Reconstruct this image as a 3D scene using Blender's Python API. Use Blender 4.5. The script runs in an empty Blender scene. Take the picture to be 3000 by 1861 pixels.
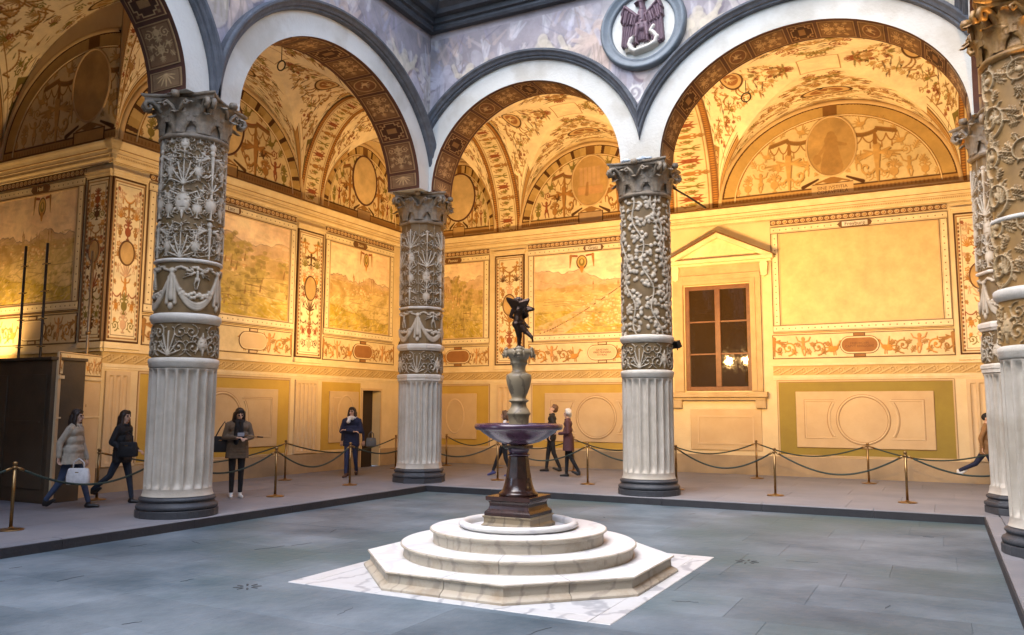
import bpy, math, random
import numpy as np
from mathutils import Vector, Matrix
random.seed(7); RNG = np.random.default_rng(7)
SC = bpy.context.scene
COL = SC.collection
R_ = math.radians

# ------------------------------------------------------------------ camera, sky, sun, exposure
cam_d = bpy.data.cameras.new("camera"); cam = bpy.data.objects.new("camera", cam_d); COL.objects.link(cam)
SC.camera = cam
cam_d.sensor_width = 36.0; cam_d.lens = 28.67; cam_d.clip_start = 0.05; cam_d.clip_end = 400
def _cam():
    yaw, pitch, roll = 0.4825, 0.1106, 0.0037
    f = np.array([-math.sin(yaw)*math.cos(pitch), math.cos(yaw)*math.cos(pitch), math.sin(pitch)])
    r = np.array([math.cos(yaw), math.sin(yaw), 0.0]); u = np.cross(r, f)
    c, s = math.cos(roll), math.sin(roll)
    r, u = c*r + s*u, -s*r + c*u
    m = Matrix.Identity(4)
    for i in range(3):
        m[i][0], m[i][1], m[i][2] = r[i], u[i], -f[i]
    m[0][3], m[1][3], m[2][3] = 10.949, -16.225, 1.72
    cam.matrix_world = m
_cam()
SUN_EL, SUN_AZ = 62.0, 200.0
world = bpy.data.worlds.new("World"); SC.world = world; world.use_nodes = True
wn = world.node_tree.nodes; wl = world.node_tree.links
sky = wn.new("ShaderNodeTexSky"); sky.sky_type = 'NISHITA'; sky.sun_disc = False
sky.sun_elevation = R_(SUN_EL); sky.sun_rotation = R_(SUN_AZ); sky.altitude = 50; sky.air_density = 1.0; sky.dust_density = 1.5
bg = wn["Background"]; bg.inputs["Strength"].default_value = 0.15
wl.new(sky.outputs[0], bg.inputs[0])
sun_d = bpy.data.lights.new("sun", 'SUN'); sun_d.energy = 0.62; sun_d.angle = R_(70); sun_d.color = (1.0, 0.97, 0.92)
sun = bpy.data.objects.new("sun", sun_d); COL.objects.link(sun)
_az = R_(SUN_AZ); _el = R_(SUN_EL)
sun.rotation_euler = Vector((math.sin(_az)*math.cos(_el), math.cos(_az)*math.cos(_el), math.sin(_el))).to_track_quat('Z', 'Y').to_euler()
sun.location = (6, -8, 30)
vs = SC.view_settings
vs.view_transform = 'Standard'; vs.look = 'None'; vs.gamma = 1.0; vs.exposure = 2.62; vs.use_curve_mapping = False
SC.cycles.max_bounces = 6; SC.cycles.diffuse_bounces = 4; SC.cycles.sample_clamp_indirect = 6.0
LAMP_COL = (1.0, 0.585, 0.20)
LAMP_K = 0.243

# ------------------------------------------------------------------ helpers
def tag(o, label=None, cat=None, group=None, kind=None):
    if label: o["label"] = label
    if cat: o["category"] = cat
    if group: o["group"] = group
    if kind: o["kind"] = kind
    return o
def thing(name, label, cat, loc=(0, 0, 0), rz=0.0, group=None, kind=None):
    o = bpy.data.objects.new(name, None); COL.objects.link(o)
    o.empty_display_size = 0.1
    o.location = loc; o.rotation_euler = (0, 0, rz)
    return tag(o, label, cat, group, kind)
def link(name, me, parent=None, loc=None):
    o = bpy.data.objects.new(name, me); COL.objects.link(o)
    if parent: o.parent = parent
    if loc is not None: o.location = loc
    return o
def copy_tree(o, parent=None):
    c = o.copy(); COL.objects.link(c)
    if parent is not None: c.parent = parent
    for ch in [x for x in o.children]:
        copy_tree(ch, c)
    return c
def fast_mesh(name, V, F4=None, F3=None, mat=None, smooth=True, uv=None, attr=None, mats=None, midx=None):
    """V (n,3); F4 (m,4) quads; F3 (k,3) tris; uv per vertex (n,2); attr dict of per vertex floats"""
    me = bpy.data.meshes.new(name)
    V = np.asarray(V, np.float32)
    idx = []; tot = []
    if F4 is not None and len(F4):
        F4 = np.asarray(F4, np.int32); idx.append(F4.ravel()); tot.append(np.full(len(F4), 4, np.int32))
    if F3 is not None and len(F3):
        F3 = np.asarray(F3, np.int32); idx.append(F3.ravel()); tot.append(np.full(len(F3), 3, np.int32))
    idx = np.concatenate(idx); tot = np.concatenate(tot)
    me.vertices.add(len(V)); me.vertices.foreach_set("co", V.ravel())
    me.loops.add(len(idx)); me.loops.foreach_set("vertex_index", idx)
    me.polygons.add(len(tot))
    st = np.zeros(len(tot), np.int32); st[1:] = np.cumsum(tot)[:-1]
    me.polygons.foreach_set("loop_start", st)
    me.polygons.foreach_set("use_smooth", np.full(len(tot), bool(smooth)))
    if midx is not None: me.polygons.foreach_set("material_index", np.asarray(midx, np.int32))
    if uv is not None:
        l = me.uv_layers.new(name="UVMap")
        l.data.foreach_set("uv", np.asarray(uv, np.float32)[idx].ravel())
    if attr:
        for k, a in attr.items():
            at = me.attributes.new(k, 'FLOAT', 'POINT'); at.data.foreach_set("value", np.asarray(a, np.float32).ravel())
    for m in (mats or ([mat] if mat else [])): me.materials.append(m)
    me.update(calc_edges=True); me.validate()
    return me
def grid_faces(nv, nu, wrap=False, flip=False):
    i = np.arange(nv-1)[:, None]; j = np.arange(nu if wrap else nu-1)[None, :]
    a = i*nu + j; b = i*nu + (j+1) % nu; c = (i+1)*nu + (j+1) % nu; d = (i+1)*nu + j
    f = np.stack([a+0*b, b, c, d+0*b], -1).reshape(-1, 4)
    return f[:, ::-1] if flip else f
def grid(name, P, mat, parent=None, wrap=False, smooth=True, uv=None, attr=None, flip=False):
    nv, nu = P.shape[:2]
    me = fast_mesh(name, P.reshape(-1, 3), grid_faces(nv, nu, wrap, flip), None, mat, smooth,
                   None if uv is None else uv.reshape(-1, 2), attr)
    return link(name, me, parent)
class MB:
    """collects primitives, then links them as one mesh object"""
    def __init__(s): s.V = []; s.F = []; s.S = []; s.U = []; s.n = 0
    def add(s, V, F, smooth=False, uv=None):
        V = np.asarray(V, float); s.V.append(V)
        for f in F: s.F.append([int(i)+s.n for i in f]); s.S.append(smooth)
        s.U.append(np.zeros((len(V), 2)) if uv is None else np.asarray(uv, float)); s.n += len(V)
        return s
    def box(s, x0, x1, y0, y1, z0, z1):
        V = [(x0,y0,z0),(x1,y0,z0),(x1,y1,z0),(x0,y1,z0),(x0,y0,z1),(x1,y0,z1),(x1,y1,z1),(x0,y1,z1)]
        return s.add(V, [(3,2,1,0),(4,5,6,7),(0,1,5,4),(1,2,6,5),(2,3,7,6),(3,0,4,7)])
    def lathe(s, prof, n=32, c=(0, 0), ph=0.0, smooth=True, close=True):
        a = np.arange(n)*2*math.pi/n + ph
        P = np.array([[(c[0]+r*math.cos(t), c[1]+r*math.sin(t), z) for t in a] for r, z in prof])
        F = [list(f) for f in grid_faces(len(prof), n, True)]
        if close:
            F.append(list(range(n))[::-1]); F.append([(len(prof)-1)*n+i for i in range(n)])
        return s.add(P.reshape(-1, 3), F, smooth)
    def loft(s, rings, smooth=True, close=True, closed_ring=True):
        n = len(rings[0]); P = np.array(rings, float)
        F = [list(f) for f in grid_faces(len(rings), n, closed_ring)]
        if close and closed_ring:
            F.append(list(range(n))[::-1]); F.append([(len(rings)-1)*n+i for i in range(n)])
        return s.add(P.reshape(-1, 3), F, smooth)
    def tube(s, pts, r, n=8, smooth=True, cap=True):
        pts = np.asarray(pts, float); k = len(pts); rr = np.broadcast_to(np.asarray(r, float), (k,))
        T = np.gradient(pts, axis=0); T /= np.linalg.norm(T, axis=1)[:, None] + 1e-12
        up = np.array([0, 0, 1.0]) if abs(T[0][2]) < .9 else np.array([1.0, 0, 0])
        u = np.cross(T[0], up); u /= np.linalg.norm(u); rings = []
        for i in range(k):
            u = u - T[i]*(u@T[i]); u /= np.linalg.norm(u); w = np.cross(T[i], u)
            rings.append([pts[i] + rr[i]*(math.cos(a)*u + math.sin(a)*w) for a in np.arange(n)*2*math.pi/n])
        return s.loft(rings, smooth, cap)
    def prism(s, pts, z0, z1):
        n = len(pts); V = [(x, y, z0) for x, y in pts] + [(x, y, z1) for x, y in pts]
        return s.add(V, [list(range(n))[::-1], list(range(n, 2*n))] + [(i, (i+1) % n, n+(i+1) % n, n+i) for i in range(n)])
    def build(s, name, mat, parent=None, bevel=0.0, fn=None, seg=2):
        V = np.concatenate(s.V)
        if fn is not None: V = fn(V)
        me = bpy.data.meshes.new(name); me.from_pydata(V.tolist(), [], s.F)
        me.polygons.foreach_set("use_smooth", s.S)
        U = np.concatenate(s.U)
        if U.any():
            l = me.uv_layers.new(name="UVMap"); li = np.zeros(len(me.loops), np.int32); me.loops.foreach_get("vertex_index", li)
            l.data.foreach_set("uv", U[li].astype(np.float32).ravel())
        me.materials.append(mat); me.update()
        o = link(name, me, parent)
        if bevel:
            b = o.modifiers.new("bevel", 'BEVEL'); b.width = bevel; b.segments = seg; b.limit_method = 'ANGLE'; b.angle_limit = R_(35)
        return o

# ------------------------------------------------------------------ materials
def _nt(name):
    m = bpy.data.materials.new(name); m.use_nodes = True
    return m, m.node_tree.nodes, m.node_tree.links, m.node_tree.nodes["Principled BSDF"]
def mat(name, c, c2=None, rough=0.7, scale=3.0, bump=0.0, bscale=40.0, metal=0.0, spec=0.5, rand=0.0, detail=6.0, coat=0.0, c3=None, s3=0.6):
    m, N, L, B = _nt(name)
    B.inputs["Roughness"].default_value = rough; B.inputs["Metallic"].default_value = metal
    B.inputs["Specular IOR Level"].default_value = spec; B.inputs["Coat Weight"].default_value = coat
    B.inputs["Base Color"].default_value = (*c, 1)
    tc = N.new("ShaderNodeTexCoord"); out = None
    if c2 is not None:
        n1 = N.new("ShaderNodeTexNoise"); n1.inputs["Scale"].default_value = scale; n1.inputs["Detail"].default_value = detail; n1.inputs["Roughness"].default_value = .62
        L.new(tc.outputs["Object"], n1.inputs["Vector"])
        cr = N.new("ShaderNodeValToRGB"); cr.color_ramp.elements[0].position = .34; cr.color_ramp.elements[1].position = .68
        cr.color_ramp.elements[0].color = (*c, 1); cr.color_ramp.elements[1].color = (*c2, 1)
        L.new(n1.outputs[0], cr.inputs[0]); out = cr.outputs[0]
        if c3 is not None:
            n3 = N.new("ShaderNodeTexNoise"); n3.inputs["Scale"].default_value = s3; n3.inputs["Detail"].default_value = 4
            L.new(tc.outputs["Object"], n3.inputs["Vector"])
            r3 = N.new("ShaderNodeMapRange"); r3.inputs[1].default_value = .48; r3.inputs[2].default_value = .66
            L.new(n3.outputs[0], r3.inputs[0])
            mx = N.new("ShaderNodeMix"); mx.data_type = 'RGBA'; L.new(r3.outputs[0], mx.inputs[0]); L.new(out, mx.inputs[6]); mx.inputs[7].default_value = (*c3, 1)
            out = mx.outputs[2]
    if rand:
        oi = N.new("ShaderNodeObjectInfo"); mr = N.new("ShaderNodeMapRange"); mr.inputs[3].default_value = 1-rand; mr.inputs[4].default_value = 1+rand
        L.new(oi.outputs["Random"], mr.inputs[0])
        mx = N.new("ShaderNodeMix"); mx.data_type = 'RGBA'; mx.blend_type = 'MULTIPLY'; mx.inputs[0].default_value = 1.0
        if out is None: mx.inputs[6].default_value = (*c, 1)
        else: L.new(out, mx.inputs[6])
        L.new(mr.outputs[0], mx.inputs[7]); out = mx.outputs[2]
    if out is not None: L.new(out, B.inputs["Base Color"])
    if bump:
        nb = N.new("ShaderNodeTexNoise"); nb.inputs["Scale"].default_value = bscale; nb.inputs["Detail"].default_value = 6
        L.new(tc.outputs["Object"], nb.inputs["Vector"])
        bp = N.new("ShaderNodeBump"); bp.inputs["Strength"].default_value = bump; bp.inputs["Distance"].default_value = .02
        L.new(nb.outputs[0], bp.inputs["Height"]); L.new(bp.outputs[0], B.inputs["Normal"])
    return m
def mat_img(name, img, rough=0.75, bump=0.15, mul=(1, 1, 1), wear=0.25):
    m, N, L, B = _nt(name)
    B.inputs["Roughness"].default_value = rough; B.inputs["Specular IOR Level"].default_value = .3
    uv = N.new("ShaderNodeUVMap"); uv.uv_map = "UVMap"
    t = N.new("ShaderNodeTexImage"); t.image = img; t.extension = 'REPEAT'; t.interpolation = 'Linear'
    L.new(uv.outputs[0], t.inputs[0])
    tc = N.new("ShaderNodeTexCoord"); n1 = N.new("ShaderNodeTexNoise"); n1.inputs["Scale"].default_value = 2.2; n1.inputs["Detail"].default_value = 8; n1.inputs["Roughness"].default_value = .7
    L.new(tc.outputs["Object"], n1.inputs["Vector"])
    mr = N.new("ShaderNodeMapRange"); mr.inputs[1].default_value = .3; mr.inputs[2].default_value = .7; mr.inputs[3].default_value = 1-wear; mr.inputs[4].default_value = 1+wear*.3
    L.new(n1.outputs[0], mr.inputs[0])
    mx = N.new("ShaderNodeMix"); mx.data_type = 'RGBA'; mx.blend_type = 'MULTIPLY'; mx.inputs[0].default_value = 1
    L.new(t.outputs[0], mx.inputs[6]); L.new(mr.outputs[0], mx.inputs[7])
    m2 = N.new("ShaderNodeMix"); m2.data_type = 'RGBA'; m2.blend_type = 'MULTIPLY'; m2.inputs[0].default_value = 1
    L.new(mx.outputs[2], m2.inputs[6]); m2.inputs[7].default_value = (*mul, 1)
    L.new(m2.outputs[2], B.inputs["Base Color"])
    if bump:
        bp = N.new("ShaderNodeBump"); bp.inputs["Strength"].default_value = bump; bp.inputs["Distance"].default_value = .02
        L.new(n1.outputs[0], bp.inputs["Height"]); L.new(bp.outputs[0], B.inputs["Normal"])
    return m
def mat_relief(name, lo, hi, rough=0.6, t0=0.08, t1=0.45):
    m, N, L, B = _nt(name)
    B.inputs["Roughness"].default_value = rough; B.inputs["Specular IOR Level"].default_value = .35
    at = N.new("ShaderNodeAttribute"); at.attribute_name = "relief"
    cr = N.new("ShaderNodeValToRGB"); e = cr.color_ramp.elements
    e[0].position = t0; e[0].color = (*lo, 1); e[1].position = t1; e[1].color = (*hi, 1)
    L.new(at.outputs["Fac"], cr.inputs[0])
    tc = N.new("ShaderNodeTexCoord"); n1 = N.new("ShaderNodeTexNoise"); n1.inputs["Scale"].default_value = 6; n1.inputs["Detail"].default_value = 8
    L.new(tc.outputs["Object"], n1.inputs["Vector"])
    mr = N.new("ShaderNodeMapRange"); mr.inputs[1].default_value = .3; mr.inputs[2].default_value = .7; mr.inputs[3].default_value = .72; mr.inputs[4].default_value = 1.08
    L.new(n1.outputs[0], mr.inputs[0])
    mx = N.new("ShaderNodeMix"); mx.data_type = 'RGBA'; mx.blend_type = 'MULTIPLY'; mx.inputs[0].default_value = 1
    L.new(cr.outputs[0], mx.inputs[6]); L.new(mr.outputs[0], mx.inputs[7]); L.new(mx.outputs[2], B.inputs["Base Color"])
    return m
def mat_emit(name, c, s):
    m, N, L, B = _nt(name)
    B.inputs["Base Color"].default_value = (*c, 1); B.inputs["Emission Color"].default_value = (*c, 1); B.inputs["Emission Strength"].default_value = s
    return m
def mat_glass_dark(name):
    m, N, L, B = _nt(name)
    B.inputs["Base Color"].default_value = (.035, .02, .008, 1); B.inputs["Roughness"].default_value = .04; B.inputs["Specular IOR Level"].default_value = .8
    tc = N.new("ShaderNodeTexCoord"); nz = N.new("ShaderNodeTexNoise"); nz.inputs["Scale"].default_value = 3.5; nz.inputs["Detail"].default_value = 3; L.new(tc.outputs["Object"], nz.inputs["Vector"])
    bp = N.new("ShaderNodeBump"); bp.inputs["Strength"].default_value = .035; bp.inputs["Distance"].default_value = .05; L.new(nz.outputs[0], bp.inputs["Height"]); L.new(bp.outputs[0], B.inputs["Normal"])
    n2 = N.new("ShaderNodeTexNoise"); n2.inputs["Scale"].default_value = 9; n2.inputs["Detail"].default_value = 8; L.new(tc.outputs["Object"], n2.inputs["Vector"])
    r2 = N.new("ShaderNodeMapRange"); r2.inputs[1].default_value = .4; r2.inputs[2].default_value = .8; r2.inputs[3].default_value = .03; r2.inputs[4].default_value = .10; L.new(n2.outputs[0], r2.inputs[0]); L.new(r2.outputs[0], B.inputs["Roughness"])
    return m

CREAM = (.70, .56, .33); CREAM2 = (.60, .45, .25)
M = {}
M['plaster'] = mat('cream_plaster', CREAM, (.60, .47, .27), .8, 1.6, .25, 30)
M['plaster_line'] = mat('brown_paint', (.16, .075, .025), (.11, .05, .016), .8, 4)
M['cornice'] = mat('cream_cornice', (.72, .60, .38), (.62, .48, .27), .75, 3, .2, 40)
M['dado'] = mat('ochre_dado', (.58, .43, .24), (.50, .35, .19), .8, 1.3, .15, 25)
M['dado2'] = mat('pale_dado', (.62, .47, .28), (.54, .39, .22), .8, 1.5, .15, 25)
M['olive'] = mat('olive_paint', (.29, .215, .035), (.24, .17, .03), .8, 1.4, .15, 25)
M['socle'] = mat('socle_plaster', (.42, .31, .18), (.34, .25, .15), .85, 1.8, .3, 20, c3=(.25, .19, .12))
M['white_plaster'] = mat('white_plaster', (.63, .61, .54), (.59, .56, .485), .85, 1.3, .4, 18, c3=(.50, .46, .38), s3=1.3)
M['serena'] = mat('grey_stone', (.105, .112, .125), (.062, .066, .074), .6, 5, .35, 35)
M['serena_dark'] = mat('dark_grey_stone', (.052, .056, .064), (.034, .036, .042), .55, 5, .35, 35)
M['kerb'] = mat('kerb_stone_dark', (.022, .022, .026), (.03, .03, .034), .7, 4, .4, 25)
M['court'] = mat('courtyard_slab', (.050, .078, .100), (.155, .188, .215), .55, .75, .55, 9, rand=.12, detail=11, c3=(.062, .098, .104), s3=.32, spec=.28)
M['loggia_slab'] = mat('loggia_slab', (.175, .175, .19), (.22, .215, .225), .6, 1.2, .3, 14, rand=.06, c3=(.15, .155, .175), s3=.4, spec=.3)
M['joint'] = mat('joint_mortar', (.10, .115, .125), None, .9)
def mat_marble(name, base, vein, dirt, rough=.35, vs_=1.6):
    m, N, L, B = _nt(name); B.inputs["Roughness"].default_value = rough
    tc = N.new("ShaderNodeTexCoord")
    w = N.new("ShaderNodeTexWave"); w.inputs["Scale"].default_value = vs_; w.inputs["Distortion"].default_value = 14; w.inputs["Detail"].default_value = 5; w.inputs["Detail Scale"].default_value = 1.4
    oi = N.new("ShaderNodeObjectInfo"); ad = N.new("ShaderNodeVectorMath"); ad.operation = 'ADD'
    sc_ = N.new("ShaderNodeVectorMath"); sc_.operation = 'SCALE'; sc_.inputs[0].default_value = (7, 3, 5)
    L.new(oi.outputs["Random"], sc_.inputs["Scale"]); L.new(tc.outputs["Object"], ad.inputs[0]); L.new(sc_.outputs[0], ad.inputs[1])
    L.new(ad.outputs[0], w.inputs["Vector"])
    cr = N.new("ShaderNodeValToRGB"); e = cr.color_ramp.elements; e[0].position = .0; e[0].color = (*vein, 1); e[1].position = .14; e[1].color = (*base, 1)
    L.new(w.outputs[0], cr.inputs[0])
    n = N.new("ShaderNodeTexNoise"); n.inputs["Scale"].default_value = 2.5; n.inputs["Detail"].default_value = 8; n.inputs["Roughness"].default_value = .7
    L.new(ad.outputs[0], n.inputs["Vector"])
    mr = N.new("ShaderNodeMapRange"); mr.inputs[1].default_value = .5; mr.inputs[2].default_value = .75; L.new(n.outputs[0], mr.inputs[0])
    mx = N.new("ShaderNodeMix"); mx.data_type = 'RGBA'; L.new(mr.outputs[0], mx.inputs[0]); L.new(cr.outputs[0], mx.inputs[6]); mx.inputs[7].default_value = (*dirt, 1)
    L.new(mx.outputs[2], B.inputs["Base Color"])
    bp = N.new("ShaderNodeBump"); bp.inputs["Strength"].default_value = .12; bp.inputs["Distance"].default_value = .01
    L.new(n.outputs[0], bp.inputs["Height"]); L.new(bp.outputs[0], B.inputs["Normal"])
    return m
M['marble'] = mat_marble('white_marble', (.64, .635, .625), (.53, .53, .54), (.57, .545, .50), .4, .55)
M['marble_floor'] = mat_marble('paving_marble', (.50, .50, .50), (.30, .305, .32), (.42, .41, .385), .45, .7)
M['surround'] = mat('window_stone', (.46, .34, .185), (.38, .27, .14), .75, 3, .25, 40)
M['gold_field'] = mat('golden_ochre_paint', (.50, .335, .06), (.43, .275, .05), .8, 1.4, .15, 25)
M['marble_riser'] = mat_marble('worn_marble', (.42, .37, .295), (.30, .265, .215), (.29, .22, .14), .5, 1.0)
M['marble_old'] = mat_marble('old_marble', (.235, .185, .115), (.13, .10, .065), (.16, .12, .07), .45, 1.6)
M['porphyry'] = mat('purple_porphyry', (.040, .018, .034), (.07, .034, .06), .14, 14, .06, 60, spec=.6)
M['porphyry_dark'] = mat('dark_porphyry', (.028, .013, .011), (.05, .022, .018), .2, 12, .06, 60, spec=.6)
M['bronze'] = mat('dark_bronze', (.035, .02, .014), (.06, .034, .022), .28, 9, .1, 50, metal=.75)
M['stucco'] = mat('white_stucco', (.62, .57, .49), (.50, .45, .37), .6, 4, .25, 40)
M['flute'] = mat('fluted_stucco', (.53, .475, .395), (.42, .37, .30), .65, 3.2, .25, 40, c3=(.36, .31, .24), s3=1.4)
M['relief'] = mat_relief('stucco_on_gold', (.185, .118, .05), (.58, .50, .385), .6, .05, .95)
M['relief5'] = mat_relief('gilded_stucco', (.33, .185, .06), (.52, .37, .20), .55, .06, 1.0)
M['capital'] = mat('grey_capital_stone', (.27, .21, .14), (.14, .108, .073), .55, 8, .3, 45)
M['gilt'] = mat('gilded_stone', (.36, .19, .05), (.22, .11, .03), .45, 8, .3, 45, metal=.25)
M['brass'] = mat('aged_brass', (.30, .19, .08), (.20, .12, .05), .3, 20, .05, 60, metal=.9)
M['rope'] = mat('dark_green_rope', (.015, .03, .022), (.03, .05, .04), .7, 60, .5, 160)
M['iron'] = mat('black_iron', (.02, .018, .017), (.035, .03, .027), .5, 20, .1, 60, metal=.4)
M['wood_win'] = mat('brown_window_wood', (.17, .065, .022), (.11, .04, .014), .5, 6, .2, 50)
M['glass'] = mat_glass_dark('dark_window_glass')
M['door'] = mat('dark_doorway', (.02, .011, .006), (.03, .016, .009), .7, 5)
M['casing'] = mat('dark_wood_casing', (.075, .05, .027), (.05, .034, .019), .6, 3, .2, 30, c3=(.085, .06, .035))
M['paint_shade_line'] = mat('brown_paint_and_shade', (.30, .17, .06), (.25, .13, .045), .8, 6)  # paint outlines on the dado, painted-in shade under the cornice ledges
M['soffit'] = mat('dark_red_band', (.11, .04, .02), (.075, .028, .015), .75, 5, .1, 30)
# ------------------------------------------------------------------ painter: ornaments drawn by code (paint on walls, height on columns)
class Cv:
    def __init__(s, W, H, ppm, ground=None, wrap=False):
        s.W, s.H, s.ppm, s.wrap = W, H, ppm, wrap
        s.w, s.h = max(4, int(round(W*ppm))), max(4, int(round(H*ppm)))
        s.hgt = ground is None; s.th = .66
        s.a = np.zeros((s.h, s.w), np.float32) if s.hgt else np.tile(np.array(ground, np.float32), (s.h, s.w, 1))
    def _win(s, x0, y0, x1, y1):
        p = s.ppm
        i0, i1 = max(0, int(y0*p)-1), min(s.h, int(y1*p)+2); j0, j1 = max(0, int(x0*p)-1), min(s.w, int(x1*p)+2)
        if i0 >= i1 or j0 >= j1: return None
        Y, X = np.ogrid[i0:i1, j0:j1]
        return (slice(i0, i1), slice(j0, j1)), (X+.5)/p, (Y+.5)/p
    def _put(s, sl, d, r, col, al):
        # d signed distance (<0 inside), r thickness radius for rounding
        if s.hgt:
            t = np.clip(-d/np.maximum(r, 1e-4), 0, 1); hh = col*np.sqrt(np.clip(1-(1-t)**2, 0, 1))
            s.a[sl] = np.maximum(s.a[sl], hh) if col >= 0 else s.a[sl] + hh
        else:
            m = (np.clip(.5-d*s.ppm, 0, 1)*al)[..., None]
            s.a[sl] = s.a[sl]*(1-m) + np.asarray(col, np.float32)*m
    def seg(s, p, q, r0, r1, col, al=1.0):
        R = max(r0, r1)
        for dx in ((0, -s.W, s.W) if s.wrap else (0,)):
            px, qx = p[0]+dx, q[0]+dx
            w = s._win(min(px, qx)-R, min(p[1], q[1])-R, max(px, qx)+R, max(p[1], q[1])+R)
            if w is None: continue
            sl, X, Y = w; vx, vy = qx-px, q[1]-p[1]; L2 = vx*vx+vy*vy+1e-12
            t = np.clip(((X-px)*vx+(Y-p[1])*vy)/L2, 0, 1)
            d = np.hypot(X-px-t*vx, Y-p[1]-t*vy); r = r0+(r1-r0)*t
            s._put(sl, d-r, r, col, al)
    def ell(s, c, rx, ry, col, rot=0.0, al=1.0):
        R = max(rx, ry)
        for dx in ((0, -s.W, s.W) if s.wrap else (0,)):
            w = s._win(c[0]+dx-R, c[1]-R, c[0]+dx+R, c[1]+R)
            if w is None: continue
            sl, X, Y = w; x, y = X-c[0]-dx, Y-c[1]
            if rot: cs, sn = math.cos(rot), math.sin(rot); x, y = cs*x+sn*y, -sn*x+cs*y
            s._put(sl, (np.sqrt((x/rx)**2+(y/ry)**2)-1)*min(rx, ry), min(rx, ry), col, al)
    def ring(s, c, rx, ry, w_, col, al=1.0):
        w = s._win(c[0]-rx-w_, c[1]-ry-w_, c[0]+rx+w_, c[1]+ry+w_)
        if w is None: return
        sl, X, Y = w
        d = np.abs(np.sqrt(((X-c[0])/rx)**2+((Y-c[1])/ry)**2)-1)*min(rx, ry)-w_
        s._put(sl, d, w_, col, al)
    def rect(s, x0, y0, x1, y1, col, al=1.0):
        w = s._win(x0, y0, x1, y1)
        if w is None: return
        sl, X, Y = w
        d = np.maximum(np.maximum(x0-X, X-x1), np.maximum(y0-Y, Y-y1))
        s._put(sl, d, .01, col, al)
    def frame(s, x0, y0, x1, y1, t, col):
        s.rect(x0, y0, x1, y0+t, col); s.rect(x0, y1-t, x1, y1, col); s.rect(x0, y0, x0+t, y1, col); s.rect(x1-t, y0, x1, y1, col)
    def noise(s, amp, cell, seed=0):
        s.a *= (1+amp*(vnoise(s.h, s.w, cell*s.ppm, seed)-.5))[..., None] if not s.hgt else 1
def vnoise(h, w, cell, seed=0, octv=4):
    rg = np.random.default_rng(seed); out = np.zeros((h, w), np.float32); A = 0; amp = 1.0
    for o in range(octv):
        c = max(1.5, cell/2**o); gh, gw = int(h/c)+3, int(w/c)+3
        g = rg.random((gh, gw)).astype(np.float32)
        y = np.arange(h)/c; x = np.arange(w)/c; yi = y.astype(int); xi = x.astype(int)
        fy = (y-yi); fx = (x-xi); fy = fy*fy*(3-2*fy); fx = fx*fx*(3-2*fx)
        g0 = g[yi][:, xi]*(1-fx)+g[yi][:, xi+1]*fx; g1 = g[yi+1][:, xi]*(1-fx)+g[yi+1][:, xi+1]*fx
        out += amp*(g0*(1-fy)[:, None]+g1*fy[:, None]); A += amp; amp *= .55
    return out/A
class Pen:
    def __init__(s, cv, x, y, sc, rot=0.0, mir=1, col=1.0, sh=None, al=1.0):
        s.cv, s.x, s.y, s.sc, s.m, s.col, s.sh, s.al = cv, x, y, sc, mir, col, sh, al
        s.c, s.sn = math.cos(rot), math.sin(rot); s.rot = rot
    def T(s, p):
        x, y = p[0]*s.m*s.sc, p[1]*s.sc
        return (s.x+s.c*x-s.sn*y, s.y+s.sn*x+s.c*y)
    def seg(s, p, q, r0, r1=None, k=1.0):
        r1 = r0 if r1 is None else r1; a, b = s.T(p), s.T(q); mn = .55/s.cv.ppm
        h = s.cv.th; s.cv.seg(a, b, max(r0*s.sc*h, mn), max(r1*s.sc*h, mn), s.c_(k), s.al)
    def c_(s, k): return s.col*k if s.cv.hgt else np.asarray(s.col)*k
    def ell(s, c, rx, ry=None, rot=0.0, k=1.0):
        ry = rx if ry is None else ry
        s.cv.ell(s.T(c), rx*s.sc, ry*s.sc, s.c_(k), s.rot+rot*s.m, s.al)
    def path(s, pts, r0, r1=None, k=1.0):
        r1 = r0 if r1 is None else r1; n = len(pts)-1
        for i in range(n): s.seg(pts[i], pts[i+1], r0+(r1-r0)*i/n, r0+(r1-r0)*(i+1)/n, k)
def g_scroll(p, turns=1.4, n=24, r=.055):
    pts = []
    for i in range(n+1):
        t = i/n; a = -math.pi/2 + t*turns*2*math.pi; rad = .5*(1-.85*t)
        pts.append((rad*math.cos(a), .5+rad*math.sin(a)-.0))
    p.path(pts, r, r*.7); p.ell((pts[-1][0], pts[-1][1]), .1)
    for i in (3, 6, 9, 12, 15):
        x, y = pts[i]; p.seg((x, y), (x*1.45, .5+(y-.5)*1.5), r, r*.2)
def g_palm(p, n=7):
    for i in range(n):
        a = math.pi*(.08+.84*i/(n-1)); L = .75+.3*math.sin(a)
        q = (.9*L*math.cos(a)*.7, L*math.sin(a)); p.seg((0, 0), (q[0]*.6, q[1]*.55), .05, .07); p.seg((q[0]*.6, q[1]*.55), q, .075, .045)
    p.ell((0, .02), .13, .09)
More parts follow.
